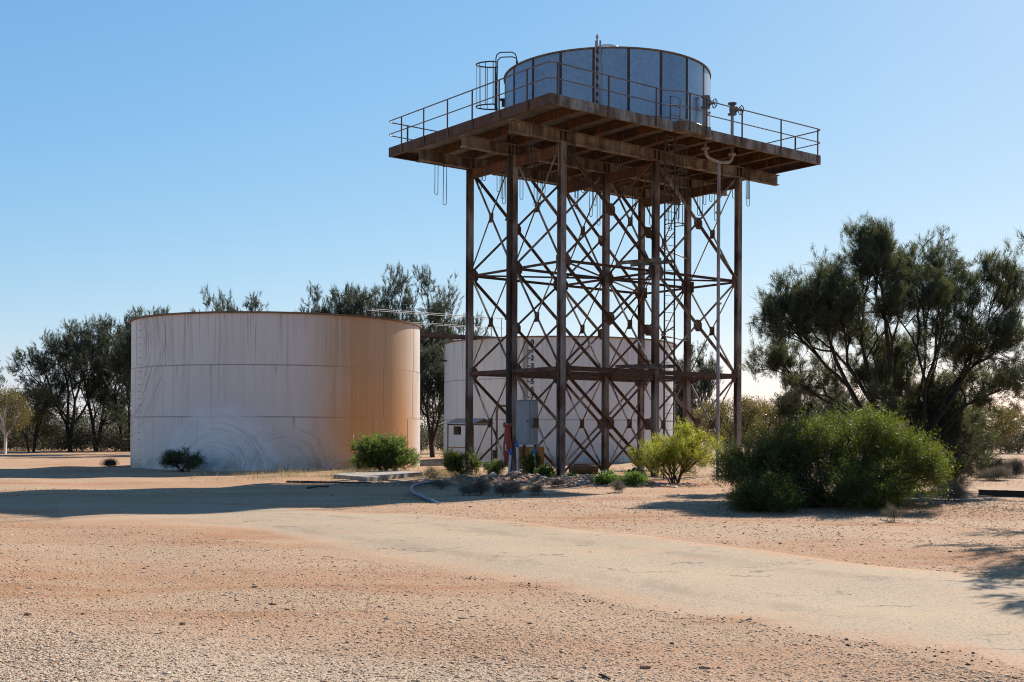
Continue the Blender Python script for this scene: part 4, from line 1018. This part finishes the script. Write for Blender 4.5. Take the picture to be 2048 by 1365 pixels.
# she-oaks beyond the right edge: their shadows reach into the picture
for (x, y, s, rz, l) in ((16.3, 26.6, .92, .4, 'tallest she-oak just beyond the right edge'), (13.9, 23.0, .82, 1.6, 'middle sized she-oak beyond the right edge shading the gravel'),
                         (9.75, 17.4, .5, 2.9, 'smallest she-oak beyond the right edge shading the road')):
    place('sheoak_tree', TP, l, 'tree', (x, y, 0), (M['bark'], M['sheoak2']), SH_A, rz, s)

# --- bushes
def bush(px0, px1, ytop, ybase, label, mat, seed, ntips, per, stems=6, ln=.06, wd=.013, spread=.07, Yd=None, L=None, kind='leaf', name='bush', up=.25, depth=.35, rtip=.004, cat='bush', group=None, h0=.2, stem='twig', shell=.45, back=.5, sub=4, tuft=None):
    b = gnd((px0+px1)/2, ybase) if Yd is None else at((px0+px1)/2, ybase, Yd)
    base = V(b.x, b.y, 0); base.z = H(b.x, b.y); Yd = b.y
    if L is None:
        wv, hv = (px1-px0), (ybase-ytop); rr = random.Random(seed); L = []
        for k in range(7):
            L.append((px0+wv*(.2+.6*rr.random()), ytop+hv*(.25+.45*rr.random()), wv*.2, hv*.22))
        L += [(px0+wv*.5, ytop+hv*.3, wv*.28, hv*.26), (px0+wv*.22, ytop+hv*.55, wv*.2, hv*.28), (px0+wv*.78, ytop+hv*.55, wv*.2, hv*.28), (px0+wv*.5, ybase-hv*.16, wv*.38, hv*.13), (px0+wv*rr.uniform(.2, .8), ytop+hv*.08, wv*.10, hv*.14, .5), (px0+wv*rr.uniform(.0, 1.), ytop+hv*.4, wv*.12, hv*.12, .5)]
    pm = plant_meshes(kind, pxlobes(base, Yd, L, depth, seed), ntips, per, seed, h0=h0, rtip=rtip, stems=stems, ln=ln, wd=wd, spread=spread, up=up, fwd=.6, ran=.7, shell=shell, back=back, sub=(sub if kind == 'leaf' else 0), tuft=tuft or spread*2.2)
    return place(name, BP, label, cat, base, (M[stem], M[mat]), pm, group=group)
bush(1430, 1885, 825, 1020, 'large dense dark green bush in front of the big she-oak', 'bush', 41, 1150, 170, 14, .075, .012, .10, depth=1.1, back=.9, shell=.5, sub=5, tuft=.30,
     L=[(1740, 852, 50, 30), (1485, 1016, 32, 18), (1500, 1008, 40, 18), (1640, 935, 70, 40), (1720, 925, 70, 40), (1560, 1010, 60, 14), (1650, 1000, 70, 18), (1755, 998, 60, 16), (1475, 935, 40, 40), (1505, 930, 60, 55), (1560, 905, 65, 60), (1635, 880, 75, 52), (1720, 870, 75, 48), (1785, 895, 65, 52), (1838, 930, 42, 55), (1480, 985, 36, 36), (1590, 965, 90, 42), (1700, 960, 100, 46), (1800, 965, 75, 40), (1490, 1012, 26, 18, .6), (1540, 985, 60, 30), (1860, 960, 22, 26, .7)])
bush(1255, 1442, 838, 966, 'yellow green feathery bush standing under the right front of the tower', 'bushy', 42, 300, 150, 13, .075, .011, .085, depth=.6,
     L=[(1288, 905, 30, 26), (1330, 900, 45, 30), (1366, 862, 20, 22), (1268, 905, 14, 12, .6), (1345, 885, 22, 18), (1375, 885, 28, 24), (1405, 895, 34, 30), (1428, 888, 14, 20, .8), (1390, 915, 40, 22), (1310, 920, 40, 18), (1345, 915, 46, 20), (1350, 940, 50, 12, .5), (1285, 928, 26, 14, .6)])
bush(695, 842, 864, 948, 'round green bush at the right foot of the front tank', 'bush2', 43, 330, 170, 8, .075, .018, .08, depth=.6,
     L=[(735, 900, 34, 28), (770, 885, 38, 22), (800, 900, 30, 24), (760, 915, 48, 24), (815, 918, 26, 18), (725, 925, 26, 16), (790, 925, 36, 18)])
bush(315, 410, 904, 940, 'dark green shrub in the shade against the foot of the front tank', 'sheoak', 44, 130, 120, 6, .07, .018, .08, Yd=49.3)
bush(886, 968, 898, 955, 'dark green shrub round the foot of the left tower column', 'bush', 45, 150, 120, 6, .06, .017, .07)
bush(966, 1012, 918, 955, 'grey green shrub left of the cabinet conduits', 'bush2', 46, 80, 100, 5, .05, .014, .05)
bush(1046, 1088, 893, 957, 'upright leafy shrub growing under the grey cabinet', 'bush', 47, 90, 110, 5, .06, .02, .06)
bush(1072, 1112, 934, 960, 'bright green low weed left of the front tower column', 'weed', 48, 60, 90, 6, .06, .025, .05, name='weed', cat='weed')
bush(1190, 1240, 944, 972, 'low green weeds at the right of the front column by the masonry block', 'weed', 49, 60, 90, 8, .05, .02, .05, name='weed', cat='weed')
bush(1236, 1295, 946, 973, 'low green weeds beneath the rusted pump casting', 'weed', 50, 60, 90, 8, .05, .02, .05, name='weed', cat='weed')
bush(1132, 1155, 945, 966, 'small green weed at the right side of the front column foot', 'weed', 51, 30, 80, 5, .05, .02, .04, name='weed', cat='weed')
DG = 'dry grey shrubs'
bush(1862, 1935, 965, 1012, 'bare grey twiggy shrub at the right end of the big green bush', 'grey', 52, 120, 60, 9, .10, .004, .05, kind='needle', rtip=.0016, name='dry_shrub', group=DG)
bush(1855, 1945, 895, 985, 'tall grey green drooping shrub right of the big green bush', 'sheoak2', 53, 150, 90, 6, .14, .007, .08, kind='needle', rtip=.0016, name='dry_shrub', group=DG)
bush(985, 1045, 962, 993, 'dark dry shrub on the rubble heap', 'grey', 54, 100, 60, 9, .10, .004, .05, kind='needle', rtip=.0016, name='dry_shrub', group=DG)
bush(935, 985, 958, 990, 'dry shrub on the shaded left part of the rubble heap', 'grey', 55, 90, 60, 8, .10, .004, .05, kind='needle', rtip=.0016, name='dry_shrub', group=DG)
for q in ((862, 905, 955, 978, 71), (1050, 1092, 966, 988, 72), (1098, 1130, 958, 975, 73), (915, 950, 972, 992, 74), (1225, 1250, 962, 985, 75)):
    bush(q[0], q[1], q[2], q[3], 'small brittle dry shrub scattered over the rubble heap by the tower', 'grey', q[4], 50, 50, 7, .09, .004, .045, kind='needle', rtip=.0016, name='dry_shrub', group='small dry shrubs on the rubble heap')
bush(845, 880, 930, 962, 'thin dry seed stalks between the slab and the dark shrub', 'grey', 56, 60, 40, 6, .08, .004, .05, kind='needle', rtip=.0016, name='dry_shrub', group=DG)
bush(1958, 1996, 908, 954, 'olive shrub on the open ground near the right edge', 'scrub', 57, 90, 90, 6, .08, .012, .07, kind='needle', rtip=.0016, name='dry_shrub', group=DG)
bush(2000, 2050, 918, 955, 'low brown shrub at the right edge on the open ground', 'grey', 58, 110, 90, 8, .10, .008, .07, kind='needle', rtip=.0016, name='dry_shrub', group=DG)
bush(1935, 2030, 935, 960, 'wide low brown shrub in front of the olive one', 'grey', 59, 120, 80, 10, .10, .007, .07, kind='needle', rtip=.0016, name='dry_shrub', group=DG)
bush(1770, 1800, 1010, 1043, 'pale dry stalk standing at the front of the big green bush', 'grey', 60, 40, 40, 6, .08, .003, .03, kind='needle', rtip=.0016, name='dry_shrub', group=DG)
bush(203, 238, 921, 933, 'low dark tuft on the ground left of the front tank', 'scrub', 61, 60, 60, 6, .10, .01, .06, kind='needle', rtip=.0016, name='dry_shrub', group=DG)

# --- dry grass
def grass(name, label, x, y, ln, mat, lean=.45):
    n = len(x); P = np.stack([x, y, hgt(x, y)-.01], -1); D = np.stack([R.normal(0, lean, n), R.normal(0, lean, n), np.ones(n)], -1)
    o = link(name, np_mesh(name, *leaf_mesh(P, D, ln, R.uniform(.005, .011, n), R)), M[mat]); o['kind'] = 'stuff'; return tag(o, label, 'grass')
px = np.r_[R.uniform(380, 950, 12000), R.uniform(560, 900, 9000)]; py = np.r_[R.normal(951, 6, 12000), R.normal(948, 4, 9000)]
py = np.clip(py, 939, 966); pts = np.array([gnd(a, b)[:2] for a, b in zip(px, py)])
ok = np.hypot(pts[:, 0]+11.12, pts[:, 1]-56.9) > 6.78
c = np.sin(pts[:, 0]*1.9)+np.sin(pts[:, 1]*1.3+pts[:, 0]*.7)+R.normal(0, .7, len(pts)) > -.2; ok &= c
grass('dry_grass', 'dry straw grass along the foot of the front tank', pts[ok, 0], pts[ok, 1], np.exp(R.normal(math.log(.14), .55, ok.sum())), 'straw')
n = 9000; x = R.uniform(-3.5, 9, n); y = R.uniform(41, 52, n); k = np.sin(x*1.4)+np.sin(y*1.1+x)+R.normal(0, .6, n) > .1
grass('dry_grass', 'dry grass and weeds among the tower legs', x[k], y[k], np.exp(R.normal(math.log(.14), .5, k.sum())), 'straw')
n = 14000; x = R.uniform(12, 34, n); y = R.uniform(38, 75, n); k = np.sin(x*.9)+np.sin(y*.5+x*.4)+R.normal(0, .6, n) > .5
grass('dry_grass', 'sparse brown grass on the open ground at the right', x[k], y[k], np.exp(R.normal(math.log(.16), .5, k.sum())), 'grey')
# leaf litter under the big bush
n = 9000; x = R.normal(8.3, 2.6, n); y = R.normal(26.4, 1.7, n); z = hgt(x, y)+.012
D = np.stack([R.normal(0, 1, n), R.normal(0, 1, n), R.normal(.05, .22, n)], -1)
xr = np.r_[x, R.normal(-.4, 2.4, 15000)]; yr = np.r_[y, R.normal(38.4, 1.0, 15000)]; x, y = xr, yr; n = len(x); z = hgt(x, y)+.012
D = np.stack([R.normal(0, 1, n), R.normal(0, 1, n), R.normal(.08, .25, n)], -1)
lt = link('leaf_litter', np_mesh('leaf_litter', *leaf_mesh(np.stack([x, y, z], -1), D, R.uniform(.03, .10, n), R.uniform(.006, .014, n), R)), M['grey']); lt['kind'] = 'stuff'
tag(lt, 'brown leaf and twig litter round the big green bush and over the rubble heap', 'leaf litter')

# --- far scrub belt and woodland: masses nobody could count
def belt(name, label, n, x0, x1, y0, y1, h0, h1, per, ll, mat='scrub'):
    sx = R.uniform(x0, x1, n); sy = R.uniform(y0, y1, n); sh = R.uniform(h0, h1, n)*(1+.35*np.sin(sx*.3)*np.sin(sx*.11+1))
    k = np.repeat(np.arange(n), per); dd = unit(R.normal(0, 1, (n*per, 3))); rad = R.uniform(.05, 1, n*per)**.5
    P = np.stack([sx[k]+dd[:, 0]*rad*sh[k]*.75, sy[k]+dd[:, 1]*rad*sh[k]*.75, np.maximum(.03, sh[k]*.5+dd[:, 2]*rad*sh[k]*.55)], -1)
    D = np.stack([R.normal(0, 1, len(k)), R.normal(0, 1, len(k)), R.uniform(0, 1.4, len(k))], -1)
    fs = link(name, np_mesh(name, *leaf_mesh(P, D, ll*R.uniform(.7, 1.4, len(k)), ll*R.uniform(.25, .4, len(k)), R)), M[mat]); fs['kind'] = 'stuff'
    tag(fs, label, 'scrub')
belt('far_scrub', 'low belt of olive scrub running along the back of the clearing', 900, -75, 90, 96, 128, .9, 2.9, 200, .26)
belt('edge_scrub', 'dark waist high scrub under the trees at the left end of the clearing', 150, -60, -16, 92, 100, 1.0, 2.6, 320, .22)
belt('far_wood', 'distant dark woodland closing the view behind the scrub', 420, -150, 170, 135, 240, 3., 6., 420, .5, 'sheoak2')
